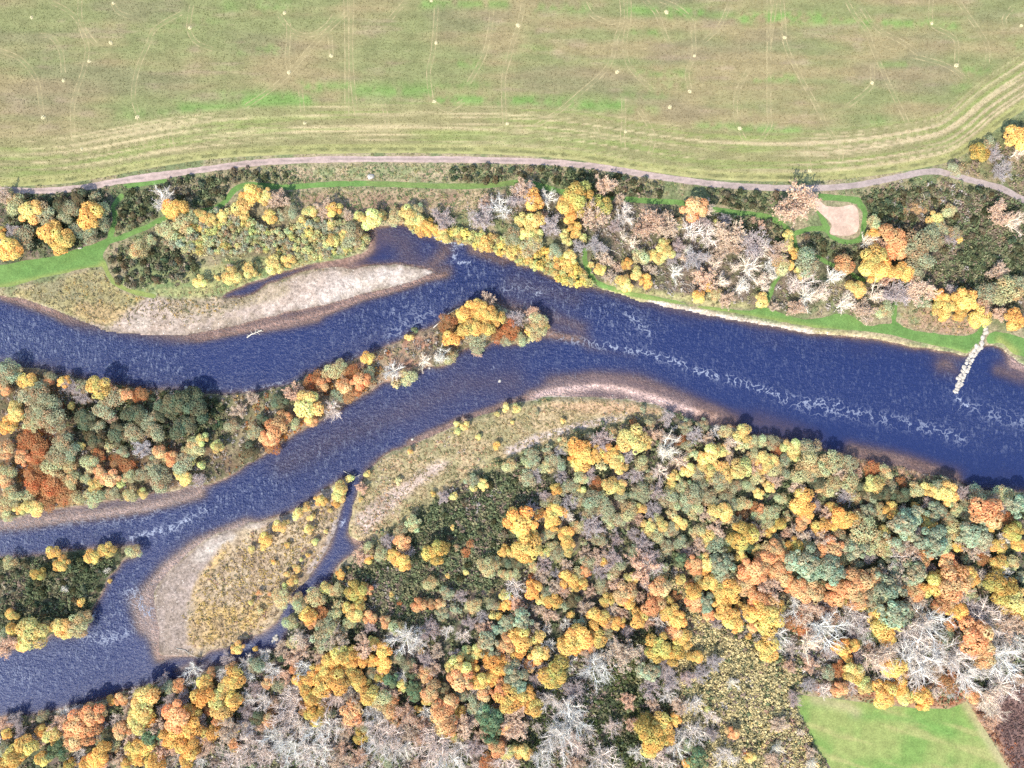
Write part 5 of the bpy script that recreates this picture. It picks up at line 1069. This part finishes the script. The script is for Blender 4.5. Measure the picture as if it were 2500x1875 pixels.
DK = (0.07, 0.085, 0.045); OLV = (0.22, 0.21, 0.11); GRN = (0.15, 0.18, 0.09); BRN = (0.25, 0.185, 0.14); GRY = (0.36, 0.32, 0.28); STR = (0.42, 0.33, 0.19); RUS = (0.30, 0.12, 0.05); OCH = (0.46, 0.31, 0.11); PNK = (0.36, 0.22, 0.16)
GORSE = {
 'in the left copse below the track': [(30, 480), (120, 478), (255, 470), (268, 520), (262, 575), (170, 600), (60, 610), (10, 560)],
 'left of the lone golden tree by the path': [(290, 478), (340, 462), (400, 450), (380, 530), (330, 555), (292, 560)],
 'right of the lone golden tree by the path': [(395, 452), (440, 432), (500, 440), (548, 432), (556, 470), (540, 495), (490, 510), (440, 515)],
 'between the green path and the willow stand': [(262, 645), (300, 618), (350, 612), (420, 602), (470, 625), (482, 655), (440, 682), (380, 684), (320, 698), (285, 682)],
 'along the track at the left': [(568, 420), (645, 418), (720, 428), (722, 447), (640, 446), (575, 444)],
 'along the track above the river pool': [(1100, 412), (1230, 408), (1235, 435), (1200, 446), (1110, 446)],
 'along the track above the bend': [(1230, 408), (1330, 412), (1480, 425), (1600, 442), (1620, 478), (1500, 474), (1380, 458), (1320, 442), (1240, 434)],
 'below the track beside the lone tan tree': [(1730, 468), (1800, 468), (1890, 478), (1905, 505), (1880, 520), (1800, 505), (1740, 496)],
 'along the upper side of the bare copse': [(1745, 525), (1830, 532), (1900, 550), (1925, 585), (1900, 605), (1840, 590), (1770, 560)],
 'below the dirt clearing': [(1958, 572), (2010, 570), (2050, 592), (2115, 592), (2110, 628), (2060, 640), (2000, 618), (1965, 605)],
 'right of the dirt clearing': [(2112, 470), (2200, 462), (2300, 455), (2310, 480), (2200, 515), (2240, 545), (2200, 570), (2120, 560)],
 'in the big dark thicket at the right': [(2290, 500), (2320, 465), (2380, 455), (2440, 472), (2560, 520), (2560, 730), (2450, 718), (2400, 728), (2340, 705), (2295, 700), (2280, 660), (2290, 600), (2330, 560), (2305, 530)],
 'on the left island': [(160, 1000), (260, 985), (300, 960), (380, 955), (440, 948), (520, 962), (548, 1000), (545, 1050), (480, 1080), (430, 1060), (340, 1090), (240, 1075), (180, 1050)],
 'on the small lower-left island': [(-40, 1370), (60, 1372), (150, 1365), (230, 1355), (300, 1350), (290, 1375), (250, 1420), (225, 1480), (180, 1520), (90, 1525), (40, 1540), (-40, 1550)],
 'in the south wood behind the gravel bar': [(1010, 1290), (1060, 1240), (1130, 1200), (1220, 1160), (1310, 1130), (1320, 1220), (1240, 1290), (1250, 1400), (1230, 1440), (1130, 1440), (1040, 1400), (1000, 1340)],
 'in the south wood below the small channel': [(820, 1420), (880, 1360), (960, 1350), (1010, 1400), (1080, 1460), (1060, 1520), (980, 1530), (900, 1500), (830, 1470)],
 'at the upper right of the south wood': [(1960, 1165), (2080, 1150), (2230, 1180), (2330, 1215), (2260, 1230), (2060, 1225), (1970, 1200)],
}
GPAL = [(DK, 2.6), (GRN, 2), ((0.20, 0.19, 0.11), 2), (BRN, 0.9), ((0.29, 0.25, 0.17), 1)]
RMax = []
gi = 0
for where, poly in GORSE.items():
    gi += 1
    X, Y, r = points_in(poly, 0.62, 200+gi*5)
    V, c = bushes(X, Y, r, (0.75, 1.35), (0.8, 1.3), pick(r, len(X), GPAL, X, Y, gi, 12), 15, 0.5, 0.55)
    obj('gorse_scrub', quads_mesh('gorse_scrub', V, c), M['stuffleaf'], None, f'dark low gorse scrub {where}', 'scrub', 'dark gorse scrub', 'stuff')
    # the larger bushes stand out of the scrub one by one
    pts = poisson(poly, 21, 300+gi, trees, 4000)[:40]
    for (x, y) in pts:
        Xw, Yw = np.array([wx(x)]), np.array([wy(y)])
        if gsample(land, Xw, Yw)[0] < 1 or gsample(PATHM, Xw, Yw)[0] > -1.3 or len(RMax) >= 290: continue
        if not (5 < x < 2495 and 5 < y < 1870): continue
        RMax.append(1)
        me = FAM['bush'][TRR.randrange(6)][1]
        o = obj('gorse_bush', me, M['leaf'], None, f'large dark rounded bush {where}', 'bush', f'dark bushes {where}')
        R = TRR.uniform(1.5, 2.3)
        o.location = (Xw[0], Yw[0], float(gsample(Z, Xw, Yw)[0])-0.1); o.scale = (R, R, R*0.95); o.rotation_euler = (0, 0, TRR.uniform(0, 6.28))
        o.color = tint(TRR.choice([(0.10, 0.11, 0.06), (0.14, 0.14, 0.08), (0.09, 0.11, 0.055), (0.19, 0.17, 0.11)]), 0.15)

cover('undergrowth', 'brown and dark green undergrowth filling the south wood', [SW], 0.20, (0.9, 1.9), (0.6, 1.1), [(DK, 2), (GRN, 1.6), (OLV, 1.6), (BRN, 1.6), (GRY, 1.3)], 400, 14, 0.55, scale=14)
cover('diagonal_scrub', 'olive-tan bramble scrub running diagonally down the south wood', [[(1640, 1490), (1720, 1500), (1800, 1560), (1880, 1600), (1960, 1660), (1925, 1700), (1985, 1830), (2040, 1960), (1700, 1960), (1690, 1800), (1640, 1680), (1620, 1580)], [(1630, 1390), (1680, 1400), (1700, 1500), (1650, 1490)]], 1.0, (0.8, 1.5), (0.7, 1.2),
      [((0.33, 0.29, 0.15), 1.4), ((0.56, 0.46, 0.23), 2.4), ((0.46, 0.39, 0.20), 2.4), (PNK, 0.4), ((0.64, 0.49, 0.2), 0.6)], 410, 15, 0.55, scale=22)
cover('dark_understorey', 'deep green bramble beneath the bare trees', [[(1300, 1720), (1420, 1600), (1560, 1560), (1640, 1560), (1650, 1700), (1600, 1800), (1560, 1960), (1250, 1960), (1260, 1800)], [(1780, 1480), (1880, 1500), (1850, 1580), (1780, 1560)], [(700, 1780), (800, 1740), (900, 1700), (950, 1800), (800, 1870)]], 0.35, (0.8, 1.6), (0.6, 1.0), [(DK, 3), ((0.08, 0.105, 0.04), 2), ((0.13, 0.14, 0.05), 1), (BRN, 0.5)], 420, 14, 0.55)
GREYS = [((0.50, 0.45, 0.40), 2), ((0.40, 0.345, 0.30), 2), ((0.60, 0.55, 0.49), 1.2), (BRN, 1), (OLV, 1)]
cover('twiggy_scrub', 'pale grey twiggy scrub beneath the bare silver trees', [[(440, 1860), (520, 1790), (600, 1720), (640, 1640), (760, 1660), (860, 1700), (960, 1740), (1060, 1780), (1060, 1960), (440, 1960)], [(1740, 1520), (1900, 1480), (2020, 1520), (2200, 1480), (2400, 1500), (2560, 1540), (2560, 1660), (2420, 1690), (2300, 1650), (2100, 1640), (1980, 1640), (1880, 1590)], [(1330, 1600), (1480, 1560), (1500, 1640), (1430, 1750), (1460, 1900), (1330, 1900), (1320, 1760)]], 0.45, (0.7, 1.5), (0.5, 0.9), GREYS, 425, 16, 0.3, aspect=3.0, jit=0.7)
cover('willow_scrub', 'olive-yellow willow scrub between the crowns of the young stand', [STAND], 0.9, (0.6, 1.2), (0.8, 1.3), [((0.50, 0.46, 0.22), 2), ((0.38, 0.34, 0.2), 1.5), ((0.58, 0.50, 0.2), 1)], 428, 14, 0.5)
cover('bank_undergrowth', 'brown twiggy undergrowth in the bare copse on the north bank', [[(1240, 480), (1480, 480), (1750, 545), (1900, 610), (1990, 690), (2120, 700), (2240, 740), (2100, 760), (1960, 760), (1840, 735), (1700, 728), (1500, 695), (1440, 690), (1420, 600), (1280, 560), (1150, 540), (1150, 480)]], 0.34, (0.6, 1.4), (0.6, 1.0), [(BRN, 2), (GRY, 2), (OLV, 1.5), (GRN, 1), ((0.33, 0.25, 0.19), 1.3)], 430, 14, 0.5)
cover('island_undergrowth', 'mixed olive and rusty undergrowth on the left island and the spit', [LEFTISLE[1:-1]], 0.26, (0.6, 1.4), (0.6, 1.0), [(OLV, 2), (BRN, 1.5), (GRY, 1.2), ((0.3, 0.25, 0.14), 1.4), (RUS, 1.2), (OCH, 0.6)], 440, 14, 0.5, scale=20)
cover('thicket_undergrowth', 'brown and green undergrowth between track and thickets at the right', [[(2110, 460), (2290, 430), (2350, 440), (2400, 460), (2560, 540), (2560, 780), (2250, 745), (2120, 690), (2040, 640), (2110, 600)], [(2330, 420), (2420, 350), (2500, 290), (2580, 240), (2580, 500), (2480, 465), (2400, 440)]], 0.28, (0.7, 1.5), (0.6, 1.0), [(DK, 1.5), (GRN, 1.5), (OLV, 1.5), (BRN, 1.5), (GRY, 0.8), ((0.33, 0.24, 0.13), 1)], 450, 14, 0.5)
cover('heather', 'dark purple-brown heather beside the small green field', [[(2420, 1745), (2460, 1690), (2560, 1640), (2580, 1960), (2520, 1960)]], 1.0, (0.5, 0.9), (0.5, 0.8), [((0.14, 0.09, 0.08), 2), ((0.21, 0.13, 0.11), 2), ((0.09, 0.065, 0.055), 1)], 460, 12, 0.55, 'heather')
cover('bracken', 'red-brown bracken along the head of the small green field', [[(1985, 1680), (2130, 1698), (2230, 1718), (2330, 1720), (2362, 1700), (2410, 1680), (2350, 1640), (2150, 1655), (2010, 1655)], [(2372, 1715), (2420, 1745), (2500, 1890), (2540, 1960), (2510, 1960)], [(1915, 1480), (1990, 1480), (2000, 1540), (1930, 1540)]], 0.7, (0.5, 1.0), (0.4, 0.7), [((0.32, 0.12, 0.06), 2), ((0.22, 0.09, 0.05), 1.5), ((0.42, 0.24, 0.14), 1.2)], 470, 12, 0.5, 'bracken')
cover('rusty_bracken', 'burnt orange bracken among the left island shrubs', [[(50, 1060), (110, 1050), (130, 1140), (180, 1180), (170, 1225), (90, 1225), (50, 1170)], [(300, 925), (380, 950), (340, 975), (280, 950)], [(270, 1110), (340, 1130), (330, 1160), (260, 1140)], [(640, 1060), (720, 1010), (800, 1000), (780, 1025), (690, 1080), (650, 1105)], [(740, 915), (800, 905), (910, 905), (905, 945), (850, 970), (780, 940)], [(1080, 790), (1110, 780), (1110, 830), (1080, 840)], [(1200, 790), (1280, 800), (1270, 825), (1200, 830)]], 0.9, (0.5, 1.0), (0.5, 0.8), [((0.46, 0.17, 0.05), 2), ((0.55, 0.27, 0.07), 2), ((0.30, 0.11, 0.05), 1.5)], 480, 12, 0.5, 'bracken', margin=0.4)
TUFT = [(STR, 2), ((0.30, 0.26, 0.12), 2), ((0.17, 0.20, 0.09), 2), ((0.38, 0.26, 0.17), 1.2)]
cover('rough_grass', 'tussocky straw and green rough grass between the track and the river pool', [[(400, 440), (620, 412), (900, 400), (1240, 403), (1600, 436), (1800, 466), (2000, 470), (2100, 462), (2290, 428), (2320, 440), (2110, 475), (1990, 480), (1700, 470), (1300, 460), (1230, 545), (1000, 545), (760, 510), (700, 520), (620, 500), (560, 440)], [(-60, 470), (260, 462), (300, 450), (320, 470), (290, 560), (330, 560), (400, 545), (460, 530), (400, 600), (270, 640), (255, 600), (180, 610), (-60, 640)]], 0.75, (0.35, 0.8), (0.5, 1.0), [(STR, 1.2), ((0.28, 0.26, 0.12), 2), ((0.15, 0.20, 0.09), 3), ((0.34, 0.24, 0.16), 1.5)], 500, 8, 0.6, 'grass', scale=12)
cover('riverside_grass', 'olive and ochre rough grass on the riverside by the gravel bar', [[(-60, 705), (120, 690), (246, 655), (300, 712), (374, 728), (470, 700), (560, 640), (720, 630), (890, 610), (800, 640), (640, 684), (560, 715), (640, 710), (560, 750), (440, 780), (330, 770), (240, 800), (130, 752), (0, 722)], [(2205, 765), (2270, 752), (2380, 792), (2372, 812), (2300, 814), (2212, 797)]], 0.85, (0.3, 0.75), (0.5, 1.0), [((0.30, 0.25, 0.11), 2), (STR, 1.2), ((0.20, 0.18, 0.10), 1.5), (OCH, 0.8), ((0.17, 0.20, 0.09), 1)], 510, 8, 0.6, 'grass', scale=14)
cover('gravel_island_grass', 'ochre and brown dry herbs covering the gravel island', [[(845, 1185), (800, 1215), (720, 1275), (620, 1310), (560, 1345), (490, 1430), (460, 1520), (480, 1590), (560, 1570), (640, 1538), (690, 1480), (730, 1420), (765, 1370), (800, 1310), (825, 1250)]], 1.1, (0.3, 0.8), (0.5, 1.0), [((0.40, 0.28, 0.16), 2), ((0.27, 0.20, 0.12), 1.6), ((0.50, 0.36, 0.12), 1.6), ((0.22, 0.20, 0.11), 1.2), (PNK, 1)], 520, 8, 0.6, 'grass', scale=11)
cover('south_bar_grass', 'straw-coloured tussocks and cobbles on the south gravel bar', [SBAR], 0.95, (0.3, 0.75), (0.5, 0.9), [((0.48, 0.36, 0.21), 2), ((0.33, 0.26, 0.13), 2), ((0.22, 0.21, 0.10), 1.5), ((0.50, 0.30, 0.18), 1), ((0.50, 0.42, 0.36), 1)], 530, 8, 0.6, 'grass', scale=14)
cover('reed_strip', 'tan reeds along the right of the south bank', [[(2050, 1106), (2140, 1130), (2240, 1152), (2330, 1175), (2400, 1202), (2330, 1192), (2200, 1168), (2080, 1135)]], 2.2, (0.3, 0.6), (0.9, 1.5), [((0.50, 0.32, 0.18), 2), ((0.38, 0.24, 0.14), 1.5), (STR, 1)], 540, 8, 0.6, 'reeds', margin=0.1)
cover('field_margin_grass', 'strip of taller grass between field edge and dirt track', [FEDGE[1:-3] + [(x, y) for x, y in TRACK[-5:0:-1]]], 0.9, (0.3, 0.6), (0.6, 1.0), [((0.20, 0.22, 0.09), 2), ((0.36, 0.31, 0.15), 2), ((0.12, 0.14, 0.06), 1.5)], 550, 7, 0.6, 'grass', margin=0.3)

# crop plants and stubble on the big field
r = np.random.RandomState(9)
n = 90000
X = -265+530*r.rand(n); Y = 92+112*r.rand(n)
ok = (gsample(fsd, X, Y) > 1.0) & (gsample(MARKD, X, Y) > 1.5)
X, Y = X[ok], Y[ok]; n = len(X)
gcol = gsample(FC, X, Y)
lumi = np.where(r.rand(n) < 0.3, 1.4, np.where(r.rand(n) < 0.5, 0.78, 1.08))
cols = gcol*lumi[:, None]*(0.8+0.4*r.rand(n))[:, None]
V, c = leaf_quads(np.stack([X, Y, 0.06+0.08*r.rand(n)], 1), np.array([0, 0, 1.0])+r.randn(n, 3)*0.45, 0.22+0.22*r.rand(n), r, np.clip(cols, 0.01, 0.8))
crop = obj('stubble_crop', quads_mesh('stubble_crop', V, c), M['stuffleaf'], None, 'low green crop and straw stubble covering the big field', 'crop', None, 'stuff')

# ------------------------------------------------------------------ stones, logs, bench
def boulder_mesh(seed, name='stone'):
    r = np.random.RandomState(seed)
    base = [(-1, -1, 0), (1, -1, 0), (1, 1, 0), (-1, 1, 0), (-0.72, -0.72, 1), (0.72, -0.72, 1), (0.72, 0.72, 1), (-0.72, 0.72, 1), (0, 0, 1.12), (0, -1.15, .45), (1.15, 0, .45), (0, 1.15, .45), (-1.15, 0, .45)]
    V = np.array(base, float)*0.5; V += r.randn(*V.shape)*0.06
    F = [(8, 4, 5), (8, 5, 6), (8, 6, 7), (8, 7, 4), (0, 1, 9), (1, 5, 9), (5, 4, 9), (4, 0, 9), (1, 2, 10), (2, 6, 10), (6, 5, 10), (5, 1, 10), (2, 3, 11), (3, 7, 11), (7, 6, 11), (6, 2, 11), (3, 0, 12), (0, 4, 12), (4, 7, 12), (7, 3, 12), (0, 3, 2, 1)]
    loops = [i for f in F for i in f]; tot = [len(f) for f in F]
    cc = np.tile(np.array([[0.38, 0.345, 0.29]]), (len(V), 1))*(0.8+0.35*r.rand(len(V)))[:, None]
    return new_mesh(name, V, loops, np.concatenate([[0], np.cumsum(tot)[:-1]]), tot, cc)
STONES = [boulder_mesh(k) for k in range(7)]
groyne = obj('stone_groyne', None, None, None, 'line of pale boulders running from the grassy bank into the river', 'groyne')
gl_ = smooth(W([(2406, 795), (2400, 822), (2388, 850), (2376, 872), (2364, 893), (2354, 915), (2346, 936), (2338, 958)]), 8, False)
groyne.location = (gl_[0][0], gl_[0][1], 0)
seglen = np.concatenate([[0], np.cumsum(np.linalg.norm(np.diff(gl_, axis=0), axis=1))])
r = np.random.RandomState(12); sdist = 0.0
while sdist < seglen[-1]:
    t = sdist/seglen[-1]
    px_, py_ = np.interp(sdist, seglen, gl_[:, 0]), np.interp(sdist, seglen, gl_[:, 1])
    wid = 0.9+1.1*math.sin(math.pi*min(1, t*1.15))
    for s in ((-0.55, 0.55) if 0.25 < t else (0.0,)):
        o = obj('stone', STONES[r.randint(7)], M['stone'], groyne)
        zz = float(gsample(Z, np.array([px_]), np.array([py_]))[0])
        o.location = (px_-gl_[0][0]+s*wid+r.randn()*0.3, py_-gl_[0][1]+r.randn()*0.4, max(zz-0.15, WATER_Z-0.35))
        k = 1.0+0.9*r.rand(); o.scale = (k*(0.9+0.5*r.rand()), k*(1.0+0.6*r.rand()), 1.0+0.5*r.rand()); o.rotation_euler = (0.1*r.randn(), 0.1*r.randn(), r.rand()*6)
    sdist += 1.35
def rock(x, y, size, label, z=None):
    o = obj('river_rock', STONES[int(x+y) % 7], M['stone'], None, label, 'rock', 'rocks in the river')
    X, Y = np.array([wx(x)]), np.array([wy(y)])
    zz = float(gsample(Z, X, Y)[0])
    o.location = (X[0], Y[0], max(zz-0.1, WATER_Z-0.3) if z is None else z); o.scale = (size, size*0.8, size*0.7); o.rotation_euler = (0, 0, x)
rock(1220, 930, 1.5, 'white-topped rock alone in mid-river below the wooded spit')
rock(1006, 1073, 1.4, 'pale rock at the edge of the south gravel bar')
rock(1048, 899, 1.2, 'pale rock at the foot of the leaning bare tree on the spit')
rock(1375, 962, 0.9, 'small pale rock at the left of the submerged shoal'); rock(1496, 966, 0.9, 'small pale rock at the middle of the submerged shoal'); rock(1531, 970, 0.9, 'small pale rock at the right of the submerged shoal')
rock(672, 1560, 2.6, 'big white boulder in the mouth of the small channel'); rock(673, 1553, 1.6, 'upper white boulder at the small channel mouth'); rock(664, 1566, 1.5, 'lower white boulder at the small channel mouth')
rock(786, 1197, 1.4, 'pale stone on the upper shore of the gravel island'); rock(905, 432, 3.2, 'grey boulder in the rough grass between track and mown path', -0.1); rock(430, 1627, 0.9, 'small pale rock off the foot of the gravel island'); rock(452, 946, 1.6, 'white rock below the evergreen thicket at the water edge')

def stones_stuff(name, label, polys, per_m2, size, seed, pal):
    r = np.random.RandomState(seed); Vs = []; Cs = []
    for poly in polys:
        P = W(poly); a = P.min(0); b = P.max(0); n = int((b[0]-a[0])*(b[1]-a[1])*per_m2)
        X = a[0]+r.rand(n)*(b[0]-a[0]); Y = a[1]+r.rand(n)*(b[1]-a[1])
        ok = pip(P, X, Y); X, Y = X[ok], Y[ok]; ok = (gsample(land, X, Y) > -0.5); X, Y = X[ok], Y[ok]; n = len(X)
        zb = gsample(Z, X, Y); S = size[0]+(size[1]-size[0])*r.rand(n)**2
        o6 = np.array([(1, 0, 0), (0, 1, 0), (-1, 0, 0), (0, -1, 0), (0, 0, 1.0)])
        ang = r.rand(n)*6.28; ca, sa = np.cos(ang), np.sin(ang)
        V = np.empty((n, 5, 3))
        for k in range(5):
            dx, dy, dz = o6[k]; j = 0.75+0.5*r.rand(n)
            V[:, k, 0] = X+(ca*dx-sa*dy)*S*j; V[:, k, 1] = Y+(sa*dx+ca*dy)*S*j*0.8; V[:, k, 2] = zb-0.02+dz*S*0.6
        Vs.append(V.reshape(-1, 3)); Cs.append(np.repeat(pick(r, n, pal), 5, 0))
    V = np.concatenate(Vs); c = np.concatenate(Cs); n = len(V)//5
    tri = np.array([(0, 1, 4), (1, 2, 4), (2, 3, 4), (3, 0, 4)])
    F = (np.arange(n)[:, None, None]*5+tri[None]).reshape(-1, 3)
    me = new_mesh(name, V, F.ravel(), np.arange(len(F))*3, np.full(len(F), 3), c)
    return obj(name, me, M['stone'], None, label, 'stones', None, 'stuff')
SP = [((0.37, 0.32, 0.27), 2), ((0.34, 0.27, 0.23), 2), ((0.20, 0.16, 0.13), 1.8), ((0.58, 0.53, 0.46), 0.7)]
stones_stuff('gravel_bar_stones', 'pale and pink cobbles strewn over the upper gravel bar', [GRAVBAR1], 1.3, (0.12, 0.34), 601, SP)
stones_stuff('gravel_island_stones', 'pale pink cobbles along the shore of the gravel island', [[(600, 1282), (570, 1320), (520, 1380), (480, 1450), (460, 1520), (480, 1595), (400, 1604), (376, 1540), (372, 1440), (440, 1365), (520, 1308)], [(838, 1240), (815, 1270), (790, 1330), (745, 1400), (770, 1400), (800, 1340), (830, 1275)], [(850, 1180), (790, 1198), (700, 1255), (600, 1285), (640, 1292), (720, 1265), (800, 1215)]], 1.5, (0.12, 0.34), 602, SP)
stones_stuff('shore_stones', 'white stones along the stony north shore', [[(1580, 732), (1625, 738), (1700, 753), (1800, 773), (1900, 790), (2000, 808), (2100, 818), (2100, 826), (1990, 818), (1850, 797), (1700, 766), (1600, 746)]], 1.6, (0.12, 0.36), 603, [((0.60, 0.54, 0.46), 2), ((0.36, 0.30, 0.23), 1.6), ((0.72, 0.67, 0.6), 0.8)])
stones_stuff('south_bar_stones', 'pink cobbles in the bare strips of the south gravel bar', [[(1235, 1098), (1340, 1050), (1500, 1018), (1510, 1030), (1350, 1068), (1260, 1108)], [(860, 1270), (930, 1210), (1010, 1160), (1070, 1125), (1090, 1140), (1020, 1190), (950, 1250), (890, 1310)]], 1.6, (0.12, 0.34), 604, SP)

def log(name, label, pts, rad, branches=0, seed=1, z=0.25, cat='log'):
    root = obj(name, None, None, None, label, cat)
    P = W(pts); o = P[0]
    root.location = (o[0], o[1], float(gsample(Z, o[:1], o[1:2])[0]) if z is None else z)
    r = np.random.RandomState(seed)
    line = np.concatenate([P-o, (0.1+0.15*r.rand(len(P)))[:, None]], 1)
    T = Tubes(); T.add(line, np.linspace(rad, rad*0.45, len(line)), 6); obj('trunk', T.mesh('trunk'), M['wood'], root)
    if branches:
        T = Tubes(); d0 = line[-1]-line[0]; d0 /= np.linalg.norm(d0)
        for b in range(branches):
            k = r.rand()*0.7+0.3; i = int(k*(len(line)-1)); s = line[i]+(line[min(i+1, len(line)-1)]-line[i])*r.rand()
            q = limb(r, s, d0+r.randn(3)*np.array([0.7, 0.7, 0.25]), 1.2+2.2*r.rand(), 4, 0.25, 0.02)
            T.add(q, np.linspace(rad*0.45, 0.05, 5), 4)
        obj('branches', T.mesh('branches'), M['wood'], root)
log('fallen_tree', 'pale fallen tree with bare branches lying in the river beside the gravel bar', [(602, 824), (612, 816), (624, 812), (638, 806)], 0.35, 16, 4, WATER_Z+0.1, 'fallen tree')
log('driftwood_branch', 'forked white driftwood branch on the foot of the gravel island', [(430, 1584), (450, 1588), (466, 1600), (482, 1606)], 0.16, 6, 5, WATER_Z+0.35, 'driftwood')
log('fallen_log', 'long grey fallen trunk on the upper shore of the wooded spit', [(1058, 800), (1075, 785), (1095, 766), (1122, 750)], 0.3, 9, 6, -0.4)
log('fallen_log', 'white fallen trunk lying in the pale bare copse', [(1708, 615), (1718, 608), (1729, 601)], 0.22, 2, 7, 0.1)
log('fallen_log', 'curved white fallen trunk left of the pale bare copse', [(1470, 598), (1490, 610), (1512, 620)], 0.2, 3, 8, 0.1)
log('fallen_log', 'white fallen trunk in the lower part of the pale bare copse', [(1655, 687), (1670, 692), (1686, 697)], 0.18, 2, 9, 0.1)
log('fallen_log', 'pale log beside the bushes on the lower left river bank', [(383, 1718), (392, 1711), (400, 1706)], 0.22, 0, 10, 0.3)
log('fallen_log', 'second pale log lying close beside another on the lower left bank', [(383, 1713), (390, 1708), (398, 1702)], 0.2, 0, 11, 0.35)
log('fallen_log', 'pale trunk under the tan trees right of the dirt clearing', [(2253, 472), (2257, 490), (2262, 502)], 0.2, 2, 12, 0.2)
log('driftwood_branch', 'forked grey branch on the upper river edge of the gravel island', [(838, 1150), (852, 1158), (866, 1166), (880, 1158)], 0.14, 6, 13, WATER_Z+0.2)

bench = obj('bench', None, None, None, 'pale wooden bench at the upper edge of the broad green swath', 'bench')
bench.location = (wx(197), wy(607), 0.02); bench.rotation_euler = (0, 0, math.radians(8))
def box(name, c, s, parent):
    x, y, z = (v/2 for v in s)
    V = [(c[0]+i*x, c[1]+j*y, c[2]+k*z) for i in (-1, 1) for j in (-1, 1) for k in (-1, 1)]
    F = [(0, 1, 3, 2), (4, 6, 7, 5), (0, 4, 5, 1), (2, 3, 7, 6), (0, 2, 6, 4), (1, 5, 7, 3)]
    me = new_mesh(name, V, [i for f in F for i in f], np.arange(6)*4, np.full(6, 4))
    return obj(name, me, M['wood'], parent)
for k in range(3): box('seat_slat', (0, -0.16+0.16*k, 0.45), (1.9, 0.13, 0.04), bench)
for k in range(2): box('backrest_slat', (0, 0.26, 0.62+0.17*k), (1.9, 0.035, 0.12), bench)
for sx in (-0.8, 0.8):
    box('leg', (sx, -0.16, 0.213), (0.07, 0.07, 0.425), bench); box('leg', (sx, 0.305, 0.43), (0.07, 0.05, 0.86), bench)
# number the bushes of each thicket from left to right
byl = {}
for o in COL.objects:
    if o.name.startswith('gorse_bush'): byl.setdefault(o['label'], []).append(o)
TENS = {2: 'twenty', 3: 'thirty', 4: 'forty'}
def ordinal(i):
    if i < len(ORD): return ORD[i]
    t, u = divmod(i+1, 10)
    return (TENS[t]+'-'+ORD[u-1]) if u else {3: 'thirtieth ', 4: 'fortieth '}[t]
for lab, lst in byl.items():
    lst.sort(key=lambda o: o.location.x)
    for i, o in enumerate(lst):
        o['label'] = lab.replace('large dark', ordinal(i)+'large dark').replace('rounded bush', 'bush from left')
print('GORSE', len(RMax), 'OBJECTS', len(bpy.data.objects), 'TRIS', sum(len(me.polygons) for me in bpy.data.meshes))
